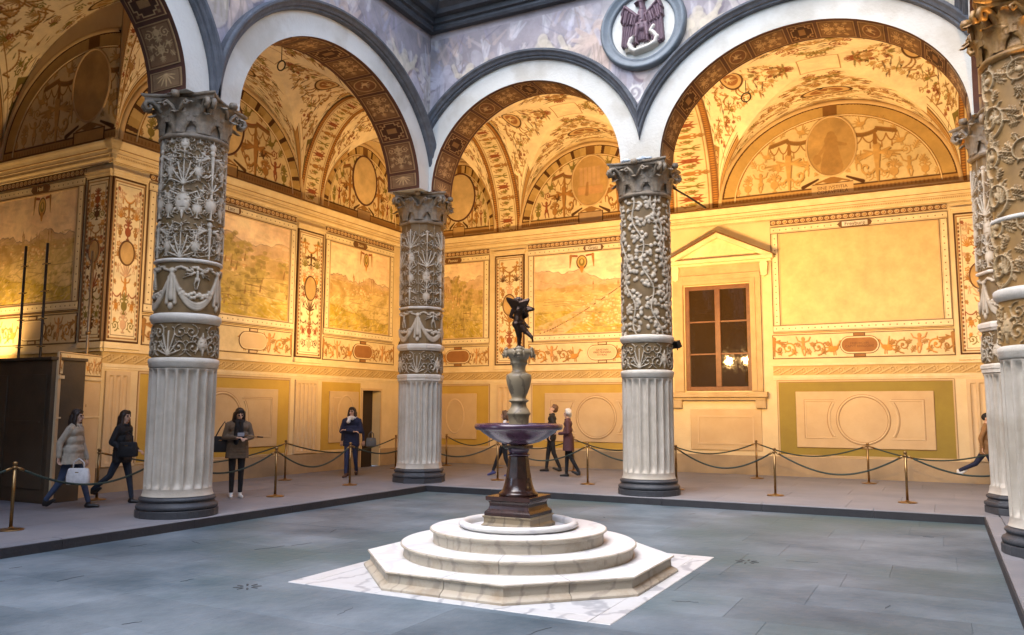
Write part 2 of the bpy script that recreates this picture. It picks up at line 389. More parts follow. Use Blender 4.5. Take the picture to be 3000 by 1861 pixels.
def g_fig(p, wings=False, arms='up'):
    p.ell((0, .86), .085, .1); p.seg((0, .72), (0, .48), .12, .09); p.ell((0, .42), .12, .1)
    s = random.choice((-1, 1))
    p.seg((-.06, .4), (-.09-.05*s, .2), .065, .05); p.seg((-.09-.05*s, .2), (-.08-.1*s, 0), .045, .03)
    p.seg((.06, .4), (.12, .22), .065, .05); p.seg((.12, .22), (.07, 0), .045, .03)
    if arms == 'up':
        p.seg((-.1, .7), (-.26, .78), .04); p.seg((-.26, .78), (-.34, .98), .035, .03); p.seg((.1, .7), (.27, .76), .04); p.seg((.27, .76), (.36, .95), .035, .03)
    else:
        p.seg((-.1, .7), (-.24, .5), .04); p.seg((.1, .7), (.26, .56), .04); p.seg((.26, .56), (.4, .64), .035)
    if wings:
        for m in (-1, 1):
            for k in range(4): p.seg((.1*m, .66), ((.34+.07*k)*m, .9-.15*k), .05, .02)
def g_term(p):
    p.ell((0, .9), .09, .1); p.seg((0, .78), (0, .55), .13, .1); p.seg((0, .52), (0, 0), .09, .035)
    for m in (-1, 1):
        p.seg((.1*m, .74), (.3*m, .82), .05, .04)
        for k in range(4): p.seg((.12*m, .74), ((.32+.1*k)*m, .62-.06*k+.03*k*k), .045, .02)
        g = [(.06*m, .3), (.12*m, .23), (.2*m, .2), (.28*m, .21), (.34*m, .26), (.37*m, .33), (.36*m, .4), (.31*m, .44), (.26*m, .43), (.23*m, .39), (.24*m, .35)]; p.path(g, .035, .03)
def g_vase(p):
    p.ell((0, .45), .24, .26); p.seg((-.1, .02), (.1, .02), .05); p.seg((0, .05), (0, .3), .06); p.seg((0, .68), (0, .82), .09, .07); p.seg((-.17, .86), (.17, .86), .04)
    for m in (-1, 1): p.path([(.2*m, .6), (.34*m, .74), (.26*m, .86), (.1*m, .8)], .03)
    for k in range(5): a = math.pi*(.2+.15*k); p.seg((0, .88), (.3*math.cos(a), .9+.3*math.sin(a)), .035, .05)
def g_mask(p):
    p.ell((0, .5), .26, .34); 
    for m in (-1, 1):
        p.path([(.2*m, .75), (.42*m, .86), (.5*m, .66), (.38*m, .6)], .055, .035); p.seg((.22*m, .3), (.34*m, .06), .05, .02)
    p.seg((0, .2), (0, -.02), .12, .03); p.seg((0, .82), (0, 1.0), .1, .03)
    if p.cv.hgt:
        for m in (-1, 1): p.cv.ell(p.T((.1*m, .56)), .055*p.sc, .04*p.sc, -.3)
        p.cv.ell(p.T((0, .33)), .1*p.sc, .03*p.sc, -.3)
    else:
        for m in (-1, 1): p.ell((.1*m, .56), .05, .035, k=.45)
        p.ell((0, .33), .09, .03, k=.45)
def g_bird(p):
    p.ell((0, .3), .26, .13, rot=.3); p.seg((.2, .4), (.34, .62), .06, .04); p.ell((.36, .66), .065); p.seg((.4, .66), (.5, .62), .03, .01)
    for k in range(4): p.seg((-.05, .36), (-.12-.12*k, .85-.15*k), .05, .02)
    p.seg((-.2, .24), (-.5, .1), .06, .03); p.seg((.02, .2), (.02, 0), .025); p.seg((.1, .2), (.12, 0), .025)
def g_leaf(p):
    p.seg((0, 0), (0, .5), .03); 
    for k in range(3):
        for m in (-1, 1): p.seg((0, .1+.15*k), (.22*m, .26+.17*k), .045, .02)
    p.ell((0, .62), .08, .13)
def g_garl(p):
    n = 9
    pts = [(-.5+i/n, .35*((2*i/n-1)**2)) for i in range(n+1)]
    p.path(pts, .035)
    for i in range(1, n): p.ell(pts[i], (.06+.02*math.sin(math.pi*i/n))*p.cv.th)
    for m in (-1, 1): p.seg((.5*m, .35), (.52*m, -.05), .04, .06)
GM = [g_scroll, g_palm, g_fig, g_vase, g_bird, g_leaf, g_garl, g_mask, g_term]
OCH = (.31, .155, .045); RED = (.24, .07, .028); OLV = (.19, .15, .035); DRK = (.085, .035, .012); CRM = (.70, .57, .34); LCR = (.76, .65, .43); ORG = (.45, .21, .045); PNK = (.52, .33, .2); GRY = (.34, .29, .22)
PAL = [OCH, RED, OLV, ORG, OCH, PNK, DRK]
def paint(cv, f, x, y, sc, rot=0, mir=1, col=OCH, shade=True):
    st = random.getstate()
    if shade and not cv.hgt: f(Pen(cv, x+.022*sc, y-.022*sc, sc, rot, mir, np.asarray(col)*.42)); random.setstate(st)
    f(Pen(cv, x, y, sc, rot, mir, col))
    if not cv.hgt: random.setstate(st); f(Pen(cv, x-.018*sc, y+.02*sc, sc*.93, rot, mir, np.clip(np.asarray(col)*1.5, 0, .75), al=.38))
def sym(cv, f, xc, dx, y, sc, col=OCH, rot=0):
    st = random.getstate(); paint(cv, f, xc-dx, y, sc, rot, 1, col); random.setstate(st); paint(cv, f, xc+dx, y, sc, -rot, -1, col)
IMGS = {}
def to_img(name, cv):
    a = np.clip(cv.a, 0, 1); h, w = a.shape[:2]
    sr = np.where(a <= .0031308, a*12.92, 1.055*np.power(np.maximum(a, 1e-6), 1/2.4)-.055)
    im = bpy.data.images.new(name, w, h, alpha=False)
    buf = np.ones((h, w, 4), np.float32); buf[..., :3] = sr
    im.pixels.foreach_set(buf.ravel()); im.update(); im.pack()
    IMGS[name] = im
    return im
def wallstrip(W, H, ppm, seed, medal=True, medcol=ORG):
    """candelabra grotesque on a pilaster"""
    random.seed(seed); cv = Cv(W, H, ppm, LCR); xc = W/2
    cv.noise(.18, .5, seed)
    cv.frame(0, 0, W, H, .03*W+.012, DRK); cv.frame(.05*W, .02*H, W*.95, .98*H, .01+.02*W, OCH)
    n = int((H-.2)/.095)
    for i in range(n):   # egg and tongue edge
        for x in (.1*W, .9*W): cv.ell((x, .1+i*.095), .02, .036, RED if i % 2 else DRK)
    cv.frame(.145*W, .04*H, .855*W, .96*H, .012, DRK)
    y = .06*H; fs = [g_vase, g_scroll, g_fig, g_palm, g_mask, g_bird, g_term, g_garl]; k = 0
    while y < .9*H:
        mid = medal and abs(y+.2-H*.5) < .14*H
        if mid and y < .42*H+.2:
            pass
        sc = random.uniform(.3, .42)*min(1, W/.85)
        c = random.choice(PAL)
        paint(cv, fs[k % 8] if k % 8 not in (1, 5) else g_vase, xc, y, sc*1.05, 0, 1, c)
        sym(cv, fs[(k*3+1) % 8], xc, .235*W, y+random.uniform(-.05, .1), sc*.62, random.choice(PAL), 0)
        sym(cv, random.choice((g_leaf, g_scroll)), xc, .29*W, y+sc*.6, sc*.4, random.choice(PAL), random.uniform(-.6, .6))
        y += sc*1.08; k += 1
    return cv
def frieze(W, H, ppm, seed, cart=True):
    random.seed(seed); cv = Cv(W, H, ppm, CRM); cv.noise(.15, .4, seed)
    cv.frame(0, 0, W, H, .022, DRK)
    xc = W/2; x = .5 if cart else .1; k = 0
    fs = [g_bird, g_scroll, g_fig, g_scroll, g_term, g_scroll, g_vase]
    while x < W/2-.05:
        f = fs[k % 7]; sc = H*(.78 if f is not g_scroll else .6); col = [ORG, OCH, (.5, .24, .08)][k % 3]
        sym(cv, f, xc, x+.12, .13*H, sc, col); sym(cv, g_leaf, xc, x+.3, .15*H, H*.4, OCH, .5); sym(cv, g_leaf, xc, x+.32, .62*H, H*.35, OCH, -2.0)
        x += .36; k += 1
    return cv
def landscape(W, H, ppm, seed, kind):
    cv = Cv(W, H, ppm, CRM); h, w = cv.h, cv.w; rg = np.random.default_rng(seed); random.seed(seed)
    Y = np.linspace(0, 1, h)[:, None]; X = np.linspace(0, 1, w)[None, :]
    n1 = vnoise(h, w, w/4, seed); n2 = vnoise(h, w, w/14, seed+1, 5); n3 = vnoise(h, w, w/40, seed+2, 3)
    skyc = np.array([.70, .55, .36]); sk2 = np.array([.58, .42, .28])
    a = skyc*(1-np.clip((n1-.35)*2, 0, 1))[..., None] + sk2*np.clip((n1-.35)*2, 0, 1)[..., None]
    hor = {0: .60, 1: .55, 2: .62, 3: .5}[kind]
    def layer(line, c1, c2, nz):
        nonlocal a
        m = np.clip((line-Y)*h/2+.5, 0, 1)[..., None]; t = np.clip(nz, 0, 1)[..., None]
        a = a*(1-m) + (np.array(c1)*(1-t)+np.array(c2)*t)*m
    def edge(base, amp, cell, s):
        return base + amp*(vnoise(1, w, w/cell, seed+s, 5)-.5)
    layer(edge(hor+.1, .35, 3, 11), (.55, .40, .24), (.44, .31, .17), n2*1.5-.3)
    layer(edge(hor, .12, 5, 12), (.52, .38, .19), (.40, .28, .12), n2*2-.5)
    layer(edge(hor-.12, .10, 4, 13)+.12*(X-.5)*(1 if kind % 2 else -1), (.60, .46, .24) if kind == 1 else (.53, .40, .18), (.44, .33, .14), n2*2-.5)
    layer(edge(hor-.34, .16, 3, 14)-.15*(X-.5), (.52, .39, .14), (.36, .27, .075), n2*2.2-.6)
    gy = np.abs(np.diff(a.sum(2), axis=0, prepend=a[:1].sum(2))); a = a*(1-.5*np.clip(gy*5-.25, 0, 1))[..., None]
    mu = a.reshape(-1, 3).mean(0); a = np.clip(mu*1.06+(a-mu)*1.55, .03, .8)
    cv.a = a.astype(np.float32)
    for i in range(420):      # brush strokes following the ground
        bx, by = W*rg.random(), H*rg.random()**1.3*min(1, hor+.08); L_ = rg.uniform(.05, .28); sl = rg.normal(0, .25)+(.35*(1 if kind % 2 else -1) if by < .4*H else 0)
        c_ = np.array([(.62, .47, .25), (.34, .235, .10), (.46, .34, .13), (.40, .30, .09), (.66, .52, .30)][rg.integers(5)])
        cv.seg((bx, by), (bx+L_, by+L_*sl), rg.uniform(.006, .022), .005, c_, .65)
    for i in range(60):       # clouds
        bx, by = W*rg.random(), H*rg.uniform(hor+.12, 1); L_ = rg.uniform(.1, .5); cv.seg((bx, by), (bx+L_, by+rg.normal(0, .05)), rg.uniform(.02, .06), .02, [(.74, .60, .42), (.56, .41, .27)][rg.integers(2)], .35)
    if kind == 0:     # river through fields up to a walled hill town
        for t in np.linspace(0, 1, 60):
            cv.seg((W*(.08+.62*t**.8), H*(.02+.52*t)), (W*(.1+.62*t**.8), H*(.03+.52*t)), .24*(1-t)+.03, .24*(1-t)+.03, (.55, .38, .21))
        for t in np.linspace(0, 1, 40):
            cv.seg((W*(.05+.66*t**.8), H*(.02+.53*t)), (W*(.06+.66*t**.8), H*(.03+.53*t)), .012, .012, DRK)
        px, py = .72, .5
    else: px, py = rg.uniform(.3, .7), hor-.06
    if kind == 3: return cv
    for i in range(230 if kind == 0 else 34):
        bx = W*np.clip(px+rg.normal(0, .17), .02, .98); by = H*np.clip(py-abs(rg.normal(0, .07))-(.36*rg.random() if kind == 0 else 0), .04, .93); s = H*rg.uniform(.012, .03)
        cv.rect(bx-s, by, bx+s, by+s*1.1, (.66, .51, .30)); cv.rect(bx+s*.3, by, bx+s, by+s*1.1, (.46, .31, .14)); cv.seg((bx-s, by+s*1.2), (bx+s, by+s*1.2), s*.3, s*.2, (.50, .30, .12))
    for i in range(9):
        bx = W*np.clip(px+rg.normal(0, .12), .05, .95); by = H*(py+.02); t = H*rg.uniform(.05, .14)
        cv.rect(bx-.02, by, bx+.02, by+t, (.42, .28, .13)); cv.seg((bx, by+t), (bx, by+t+.09), .022, .004, (.3, .15, .06))
    if kind == 2:
        for i in range(26):
            bx = W*rg.random(); by = H*rg.uniform(.05, .75); s = H*rg.uniform(.05, .12); cv.seg((bx, by), (bx+.03, by+s), .022, .012, (.25, .15, .06))
            for k in range(16): cv.ell((bx+rg.normal(0, s*.6), by+s*1.4+rg.normal(0, s*.45)), s*.3, s*.22, np.array((.34, .26, .085))*rg.uniform(.6, 1.5), al=.7)
    for i in range(46 if kind else 70):
        bx = W*rg.random(); by = H*rg.uniform(.0, hor-.3); s = H*rg.uniform(.015, .05)
        for k in range(5): cv.ell((bx+rg.normal(0, s*.6), by+s+rg.normal(0, s*.5)), s*.5, s*.4, np.array((.36, .28, .09))*rg.uniform(.7, 1.35), al=.55)
    for i in range(26):
        bx = W*rg.random(); by = H*rg.uniform(.02, hor-.15); L = W*rg.uniform(.06, .25); cv.seg((bx, by), (bx+L, by+rg.normal(0, .07)), .006, .004, DRK, .7)
    return cv
def crest(cv, x, y, s):
    cv.ell((x, y), .17*s, .22*s, DRK); cv.ell((x, y+.01), .14*s, .18*s, (.5, .33, .1)); cv.ell((x, y), .09*s, .12*s, OLV); cv.ell((x, y+.02), .04*s, .07*s, (.55, .38, .16))
    for m in (-1, 1):
        cv.seg((x+.15*s*m, y+.2*s), (x+.34*s*m, y+.22*s), .03*s, .03*s, RED); cv.seg((x+.34*s*m, y+.22*s), (x+.37*s*m, y-.15*s), .045*s, .012*s, OCH)
    cv.seg((x, y-.18*s), (x, y-.3*s), .07*s, .03*s, ORG)
def lunette_img(W, H, ppm, seed, kind):
    random.seed(seed); cv = Cv(W, H, ppm, CRM); cv.noise(.16, .8, seed); xc = W/2; rx, ry = W/2, H
    # painted arch band along the edge
    Y, X = np.ogrid[0:cv.h, 0:cv.w]; q = np.sqrt(((X/cv.ppm-xc)/rx)**2+((Y/cv.ppm)/ry)**2)
    th = np.arctan2(Y/cv.ppm/ry, (X/cv.ppm-xc)/rx)
    cell = (np.floor(th*rx*1.1/.14).astype(int)*7919 % 5)[..., None]
    band = np.where(cell == 0, np.array(DRK), np.where(cell < 3, np.array((.46, .32, .12)), np.array((.56, .40, .17)))) if kind != 2 else np.tile(np.array((.50, .34, .13)), (cv.h, cv.w, 1))
    m = ((q > .865) & (q < 1.0))[..., None]; cv.a = np.where(m, band, cv.a).astype(np.float32)
    for qq, wd in ((.86, .012), (.985, .014)):
        m = (np.abs(q-qq) < wd)[..., None]; cv.a = np.where(m, np.array(DRK if qq > .9 else OCH), cv.a).astype(np.float32)
    sc = H
    # base strip, tablet, herms, canopies, birds
    cv.rect(0, 0, W, .1*H, (.44, .27, .1)); cv.rect(0, .1*H, W, .115*H, DRK); cv.rect(0, .02*H, W, .03*H, LCR)
    for i in range(int(W/.09)): cv.rect(.05+i*.09, .045*H, .085+i*.09, .08*H, (.33, .18, .06))
    for m in (-1, 1):
        st = random.getstate()
        A = RED if kind != 2 else OCH
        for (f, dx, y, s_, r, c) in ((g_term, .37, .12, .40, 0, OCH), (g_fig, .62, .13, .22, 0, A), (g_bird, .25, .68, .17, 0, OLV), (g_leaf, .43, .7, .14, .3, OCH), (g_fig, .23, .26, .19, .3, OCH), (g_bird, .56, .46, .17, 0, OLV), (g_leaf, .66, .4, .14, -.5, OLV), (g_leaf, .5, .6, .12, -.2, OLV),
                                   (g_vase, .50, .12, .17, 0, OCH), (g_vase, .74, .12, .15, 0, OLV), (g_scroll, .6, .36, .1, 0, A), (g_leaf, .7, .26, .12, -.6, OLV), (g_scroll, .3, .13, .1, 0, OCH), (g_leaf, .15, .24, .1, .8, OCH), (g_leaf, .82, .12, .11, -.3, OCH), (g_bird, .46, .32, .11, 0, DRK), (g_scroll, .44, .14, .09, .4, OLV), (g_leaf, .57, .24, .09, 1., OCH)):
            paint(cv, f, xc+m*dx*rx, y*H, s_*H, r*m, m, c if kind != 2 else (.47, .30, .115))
        for k, (t0, t1) in enumerate(((.15, .37), (.37, .53))):     # canopy and swags
            q = [(xc+m*(t0+(t1-t0)*u)*rx, H*((.64-.03*math.sin(3.1*u)) if k == 0 else .66-.05*u)) for u in np.linspace(0, 1, 12)]
            for p0, p1 in zip(q, q[1:]): cv.seg(p0, p1, .016*H, .016*H, (.24, .13, .045)); cv.seg((p0[0], p0[1]+.022*H), (p1[0], p1[1]+.022*H), .007*H, .007*H, A)
            for k2 in range(2):
                c0 = t0+(t1-t0)*(k2*.5); c1 = t0+(t1-t0)*(k2*.5+.5)
                q = [(xc+m*(c0+(c1-c0)*u)*rx, H*(.60-.075*(1-(2*u-1)**2))) for u in np.linspace(0, 1, 10)]
                for p0, p1 in zip(q, q[1:]): cv.seg(p0, p1, .006*H, .006*H, OCH)
                cv.seg(q[5], (q[5][0], q[5][1]-.06*H), .004*H, .008*H, OCH)
        cv.seg((xc+m*.36*rx, .52*H), (xc+m*.36*rx, .62*H), .022*H, .014*H, OCH)
        cv.seg((xc+m*.25*rx, .13*H), (xc+m*.12*rx, .2*H), .02*H, .01*H, DRK)
        random.setstate(st)
    cv.rect(xc-.03*W, .8*H, xc+.03*W, .985*H, (.20, .10, .03))
    cv.rect(xc-.085*W, 0, xc+.085*W, .15*H, DRK); cv.rect(xc-.078*W, .012*H, xc+.078*W, .14*H, (.52, .34, .14) if kind != 0 else (.4, .28, .16))
    for m in (-1, 1): cv.seg((xc, .205*H), (xc+m*.07*W, .155*H), .012*H, .008*H, OCH)
    cv.ell((xc, .175*H), .04*W, .03*H, (.3, .16, .05))
    return cv
def oval_img(seed, kind):
    cv = Cv(1.0, 1.36, 90, (.47, .31, .13) if kind != 1 else (.66, .50, .27)); cv.noise(.5, .4, seed)
    if kind == 2:
        p = (.36, .22, .085); cv.ell((.5, .93), .09, .1, p); cv.seg((.5, .82), (.5, .6), .14, .12, p); cv.seg((.5, .6), (.5, .2), .15, .24, p); cv.seg((.58, .74), (.8, .68), .05, .035, p); cv.seg((.42, .74), (.26, .52), .05, .035, p); cv.ell((.2, .4), .09, .12, p)
        cv.noise(.3, .12, seed+1)
    if kind == 3:
        for i in range(5): cv.rect(.2+.12*i, .55, .29+.12*i, 1.05, (.55, .36, .2))
        cv.rect(.15, .3, .85, .52, (.56, .33, .16)); cv.seg((.4, .3), (.42, .62), .05, .03, (.35, .2, .08)); cv.noise(.3, .2, seed)
    return cv
def web_img(seed, ppm=80):
    """triangular web of a vault: base along the bottom, tip at the top centre"""
    W, H = 7.6, 3.8; random.seed(seed); cv = Cv(W, H, ppm, (.86, .74, .52)); cv.noise(.18, 1.2, seed); xc = W/2
    cv.th = .5
    for i in range(120):
        y = random.random()**1.2*H*.92; half = (W/2)*(1-y/H)-.5
        if half < .1: continue
        x = random.uniform(0, half); f = random.choice([g_leaf, g_scroll, g_bird, g_leaf, g_fig, g_palm, g_leaf, g_scroll])
        sym(cv, f, xc, x, y, random.uniform(.12, .25), random.choice([(.42, .27, .10), (.40, .24, .09), (.34, .19, .07), (.44, .30, .13), RED, OLV]), random.uniform(-1.4, 1.4))
    for i in range(90):
        y = random.random()*H*.92; half = (W/2)*(1-y/H)-.45
        if half < .1: continue
        x = random.uniform(0, half); a_ = random.uniform(-.7, .7); L = random.uniform(.1, .4); c_ = random.choice([OCH, DRK, OLV, (.45, .28, .1)])
        for m in (-1, 1): cv.seg((xc+m*x, y), (xc+m*(x+L*math.cos(a_)*.6), y+L*math.sin(a_)*.6), .012, .022, c_, .8); cv.seg((xc+m*(x+L*math.cos(a_)*.6), y+L*math.sin(a_)*.6), (xc+m*(x+L*math.cos(a_)), y+L*math.sin(a_)*.7), .02, .006, c_, .8)
    for i in range(9):
        y = random.random()*H*.6; half = (W/2)*(1-y/H)-.7
        if half < .3: continue
        sym(cv, g_garl, xc, random.uniform(.2, half), y, .5, OCH, random.uniform(-.2, .2))
    for (y, rx, ry, c) in ((.5*H, .46, .28, (.30, .13, .05)), (.15*H, .42, .2, (.42, .24, .08))):
        cv.ell((xc, y), rx+.07, ry+.05, DRK); cv.ell((xc, y), rx, ry, (.60, .42, .2)); cv.ell((xc, y), rx*.72, ry*.72, c); paint(cv, g_bird, xc, y-.2, .42, 0, 1, (.62, .46, .24))
    # medallions in the lower corners
    for m in (-1, 1):
        x0 = xc+m*(W/2)
        T = [(x0-m*.55, .12), (x0-m*1.7, .12), (x0-m*1.6, .75)]
        n = 34
        for k in range(n):
            t = k/n; cv.seg((T[0][0]+(T[1][0]-T[0][0])*t, .12), (T[0][0]+(T[2][0]-T[0][0])*t, .12+(.63)*t), .022, .022, OLV if m > 0 else (.35, .2, .07))
        cv.ell((x0-m*1.32, .37), .2, .2, DRK); cv.ell((x0-m*1.32, .37), .18, .18, (.62, .44, .22)); paint(cv, g_fig, x0-m*1.32, .23, .27, 0, 1, RED)
    Y, X = np.ogrid[0:cv.h, 0:cv.w]; y = (Y+.5)/cv.ppm; x = np.abs((X+.5)/cv.ppm-xc)
    d = ((W/2)*(1-y/H)-x)*.7071      # distance to the groin
    al = x+y; ph = (al*7).astype(int); fl = ((np.sin(al*42)*np.cos(d*38)) > .05)
    lim = (y < .44*H) | (d < 0)
    def bandc(lo, hi, c):
        m = ((d >= lo) & (d < hi) & lim)[..., None]; cv.a = np.where(m, np.asarray(c), cv.a).astype(np.float32)
    def bandf(lo, hi, c1, c2):
        m = ((d >= lo) & (d < hi) & (y < .44*H))[..., None]; cv.a = np.where(m, np.where(fl[..., None], np.array(c1), np.array(c2)), cv.a).astype(np.float32)
    bandf(-9, .13, (.50, .30, .11), (.15, .07, .025)); bandc(.13, .165, LCR); bandc(.165, .18, DRK); bandc(.30, .315, OCH)
    cv.seg((xc-.5, H*.9), (xc+.5, H*.9), .01, .01, OCH)
    db = y + 0*x
    for lo, hi, c in ((0, .045, DRK), (.045, .085, LCR)):
        m = ((db >= lo) & (db < hi))[..., None]; cv.a = np.where(m, np.asarray(c), cv.a).astype(np.float32)
    return cv
def band_img(kind):
    random.seed(50+kind)
    if kind == 0:      # guilloche discs
        cv = Cv(1.2, .14, 110, (.13, .055, .02), True)
        for i in range(8): cv.ell((.075+.15*i, .07), .055, .055, LCR); cv.ell((.075+.15*i, .07), .042, .042, (.3, .14, .05)); cv.ell((.068+.15*i, .078), .024, .024, (.62, .42, .18)); cv.rect(.144+.15*i, .02, .156+.15*i, .12, OCH)
    elif kind == 1:    # wave scroll
        cv = Cv(1.2, .24, 90, (.52, .36, .15), True)
        for i in range(4):
            for sh, c in ((.012, (.26, .15, .045)), (0, (.62, .46, .22))): g_scroll(Pen(cv, .15+.3*i+sh, .02-sh, .2, 0, 1, c)); cv.seg((.15+.3*i+sh, .03-sh), (.45+.3*i+sh, .19-sh), .018, .018, c)
    elif kind == 2:    # floral rib
        cv = Cv(1.2, .5, 90, (.74, .62, .39), True)
        cv.rect(0, 0, 1.2, .07, (.2, .09, .03)); cv.rect(0, .43, 1.2, .5, (.2, .09, .03)); cv.rect(0, .09, 1.2, .1, OCH); cv.rect(0, .4, 1.2, .41, OCH)
        for i in range(16): cv.ell((.037+.075*i, .035), .022, .022, ORG); cv.ell((.037+.075*i, .465), .022, .022, ORG)
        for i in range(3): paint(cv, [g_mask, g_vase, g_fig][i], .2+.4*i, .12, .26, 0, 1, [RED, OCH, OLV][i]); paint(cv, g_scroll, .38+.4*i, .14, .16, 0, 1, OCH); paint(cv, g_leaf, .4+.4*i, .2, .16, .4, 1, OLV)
    elif kind == 3:    # dotted frame
        cv = Cv(.8, .16, 110, LCR, True); cv.rect(0, 0, .8, .014, DRK); cv.rect(0, .146, .8, .16, DRK); cv.rect(0, .03, .8, .036, OCH)
        for i in range(5): cv.ell((.08+.16*i, .085), .013, .013, DRK)
    elif kind == 4:    # arch border
        cv = Cv(1.2, .2, 90, (.55, .38, .15), True); cv.rect(0, 0, 1.2, .02, DRK); cv.rect(0, .18, 1.2, .2, DRK)
        for i in range(6): cv.rect(.2*i, .02, .2*i+.04, .18, DRK); paint(cv, g_leaf, .12+.2*i, .03, .16, 0, 1, (.33, .2, .06))
    elif kind == 5:    # cornice lettering like beading
        cv = Cv(.8, .1, 110, (.68, .54, .32), True)
        for i in range(20): cv.rect(.01+.04*i, .02, .03+.04*i, .08, (.40, .25, .1))
    return cv
def panel_img(kind, seed):
    random.seed(seed)
    g = [(.22, .115, .05), (.115, .045, .022), (.20, .105, .045), (.26, .15, .07)][kind]
    cv = Cv(.85, 1.2 if kind == 0 else .8, 85, g); H = cv.H; cv.noise(.4, .2, seed); lt = (.46, .29, .13)
    cv.frame(0, 0, .85, H, .022, (.4, .25, .11)); cv.frame(.05, .05, .8, H-.05, .014, (.08, .03, .015))
    if kind == 0:
        paint(cv, g_vase, .425, .1, .36, 0, 1, lt); paint(cv, g_mask, .425, .55, .36, 0, 1, lt); sym(cv, g_scroll, .425, .22, .15, .28, lt); sym(cv, g_bird, .425, .22, .52, .26, lt); sym(cv, g_leaf, .425, .24, .8, .26, lt, .5); paint(cv, g_palm, .425, .92, .16, 0, 1, lt)
    elif kind == 1:
        for (x0, y0, x1, y1) in ((.1, .28, .75, .52), (.28, .1, .57, .7), (.19, .19, .66, .61)): cv.rect(x0-.03, y0-.03, x1+.03, y1+.03, lt)
        for (x0, y0, x1, y1) in ((.1, .28, .75, .52), (.28, .1, .57, .7), (.19, .19, .66, .61)): cv.rect(x0, y0, x1, y1, (.075, .03, .014))
        cv.rect(.27, .3, .58, .5, (.3, .16, .06)); 
        for x in (.13, .72):
            for y in (.13, .67): cv.rect(x-.04, y-.04, x+.04, y+.04, (.3, .17, .07))
    elif kind == 2:
        cv.ell((.425, .4), .34, .29, lt); cv.ell((.425, .4), .31, .26, (.2, .09, .04)); cv.noise(.5, .1, seed); paint(cv, g_bird, .42, .22, .38, 0, 1, (.5, .34, .17))
    else:
        paint(cv, g_palm, .425, .15, .5, 0, 1, lt)
    return cv
def facade_img(W, H, ppm, seed):
    cv = Cv(W, H, ppm, (.37, .335, .37)); rg = np.random.default_rng(seed); random.seed(seed)
    n = vnoise(cv.h, cv.w, cv.ppm*1.4, seed, 5)[..., None]; cv.a = cv.a*(.55+.85*n)
    for i in range(int(W*30)):
        x, y = W*rg.random(), H*(.25+.75*rg.random()); c = [(.60, .52, .53), (.44, .43, .55), (.66, .62, .62), (.58, .46, .42), (.36, .33, .42), (.62, .60, .66)][rg.integers(6)]
        s = rg.uniform(.1, .38); r = rg.normal(0, .5)
        cv.ell((x, y), s*.45, s, c, r, .3)
        cv.seg((x, y-s), (x+rg.normal(0, .25), y+s), .05, .02, np.array(c)*1.05, .45); cv.seg((x-.1, y-s), (x+rg.normal(0, .3)-.1, y+s*.8), .02, .012, np.array(c)*.6, .5)
    cv.th = 1.25
    for i in range(int(W*1.5)):
        x = (i+.5)/1.5+rg.normal(0, .14); y = H*(.50+.1*rg.random()); c = [(.62, .57, .54), (.60, .48, .43), (.50, .48, .56), (.64, .57, .47)][rg.integers(4)]; sc = rg.uniform(1.25, 1.6); m = 1 if rg.random() < .5 else -1
        c = tuple(min(.8, q*1.02) for q in c)
        for dx, cc in ((.05, (.2, .17, .2)), (0, c)):
            st = random.getstate(); P_ = Pen(cv, x+dx, y-dx, sc, rg.normal(0, .05)*0+.06*m, m, cc, al=.6); g_fig(P_, i % 3 == 0, 'up' if i % 2 else 'side'); random.setstate(st)
            cv.seg((x+dx, y+.62*sc), (x+dx+.12*m, y-.1), .17*sc, .3*sc, cc, .45)
        for k in range(5): xx = x+rg.normal(0, .16); cv.seg((xx, y+.6*sc), (xx+rg.normal(0, .12), y-.2), .012, .02, np.array(c)*.55, .6)
        if i % 2: cv.ell((x+.42, y+.5), .24, .36, (.60, .49, .46), .25, .75); cv.ring((x+.42, y+.5), .24, .36, .025, (.24, .17, .19), .75)
        else: cv.seg((x+.35, y-.2), (x+.5, y+1.2), .02, .012, (.25, .2, .2), .8)
    for i in range(int(W*2)): 
        x = W*rg.random(); y = H*rg.uniform(.28, .5); paint(cv, g_scroll if i % 2 else g_leaf, x, y, rg.uniform(.3, .5), rg.normal(0, .5), 1, (.58, .55, .58))
    cv.noise(.25, .3, seed+5)
    return cv
for k in range(3): to_img('pilaster%d' % k, wallstrip(1.0, 3.4, 80, 11+k))
to_img('pilaster_narrow', wallstrip(.62, 3.4, 80, 19))
for k in range(3): to_img('frieze%d' % k, frieze(4.2, .63, 75, 31+k))
for k in range(4):
    c_ = landscape(3.6, 2.4, 80, 71+k, k if k < 3 else 1)
    if k in (0, 1): crest(c_, 1.45 if k == 0 else 2.1, 2.1, .95)
    to_img('landscape%d' % k, c_)
cl = Cv(3.6, 2.4, 60, (.66, .48, .235)); cl.noise(.14, 1.0, 5); to_img('landscape_faded', cl)
for k in range(3): to_img('lunette%d' % k, lunette_img(5.6, 2.4, 75, 41+k, k))
for k in range(4): to_img('oval%d' % k, oval_img(61+k, k))
for k in range(3): to_img('web%d' % k, web_img(81+k, 70))
for k in range(6): to_img('band%d' % k, band_img(k))
for k in range(4): to_img('panel%d' % k, panel_img(k, 91+k))
to_img('facade', facade_img(16, 4.6, 55, 5))
MI = {k: mat_img(k + '_paint', im, .8) for k, im in IMGS.items()}
for k in ('landscape0', 'landscape1', 'landscape2', 'landscape3'): MI[k] = mat_img(k + '_fresco', IMGS[k], .8, .15, (1.22, 1.2, 1.12), .3)
MI['facade'] = mat_img('facade_fresco', IMGS['facade'], .85, .25, (.98, .93, .84))
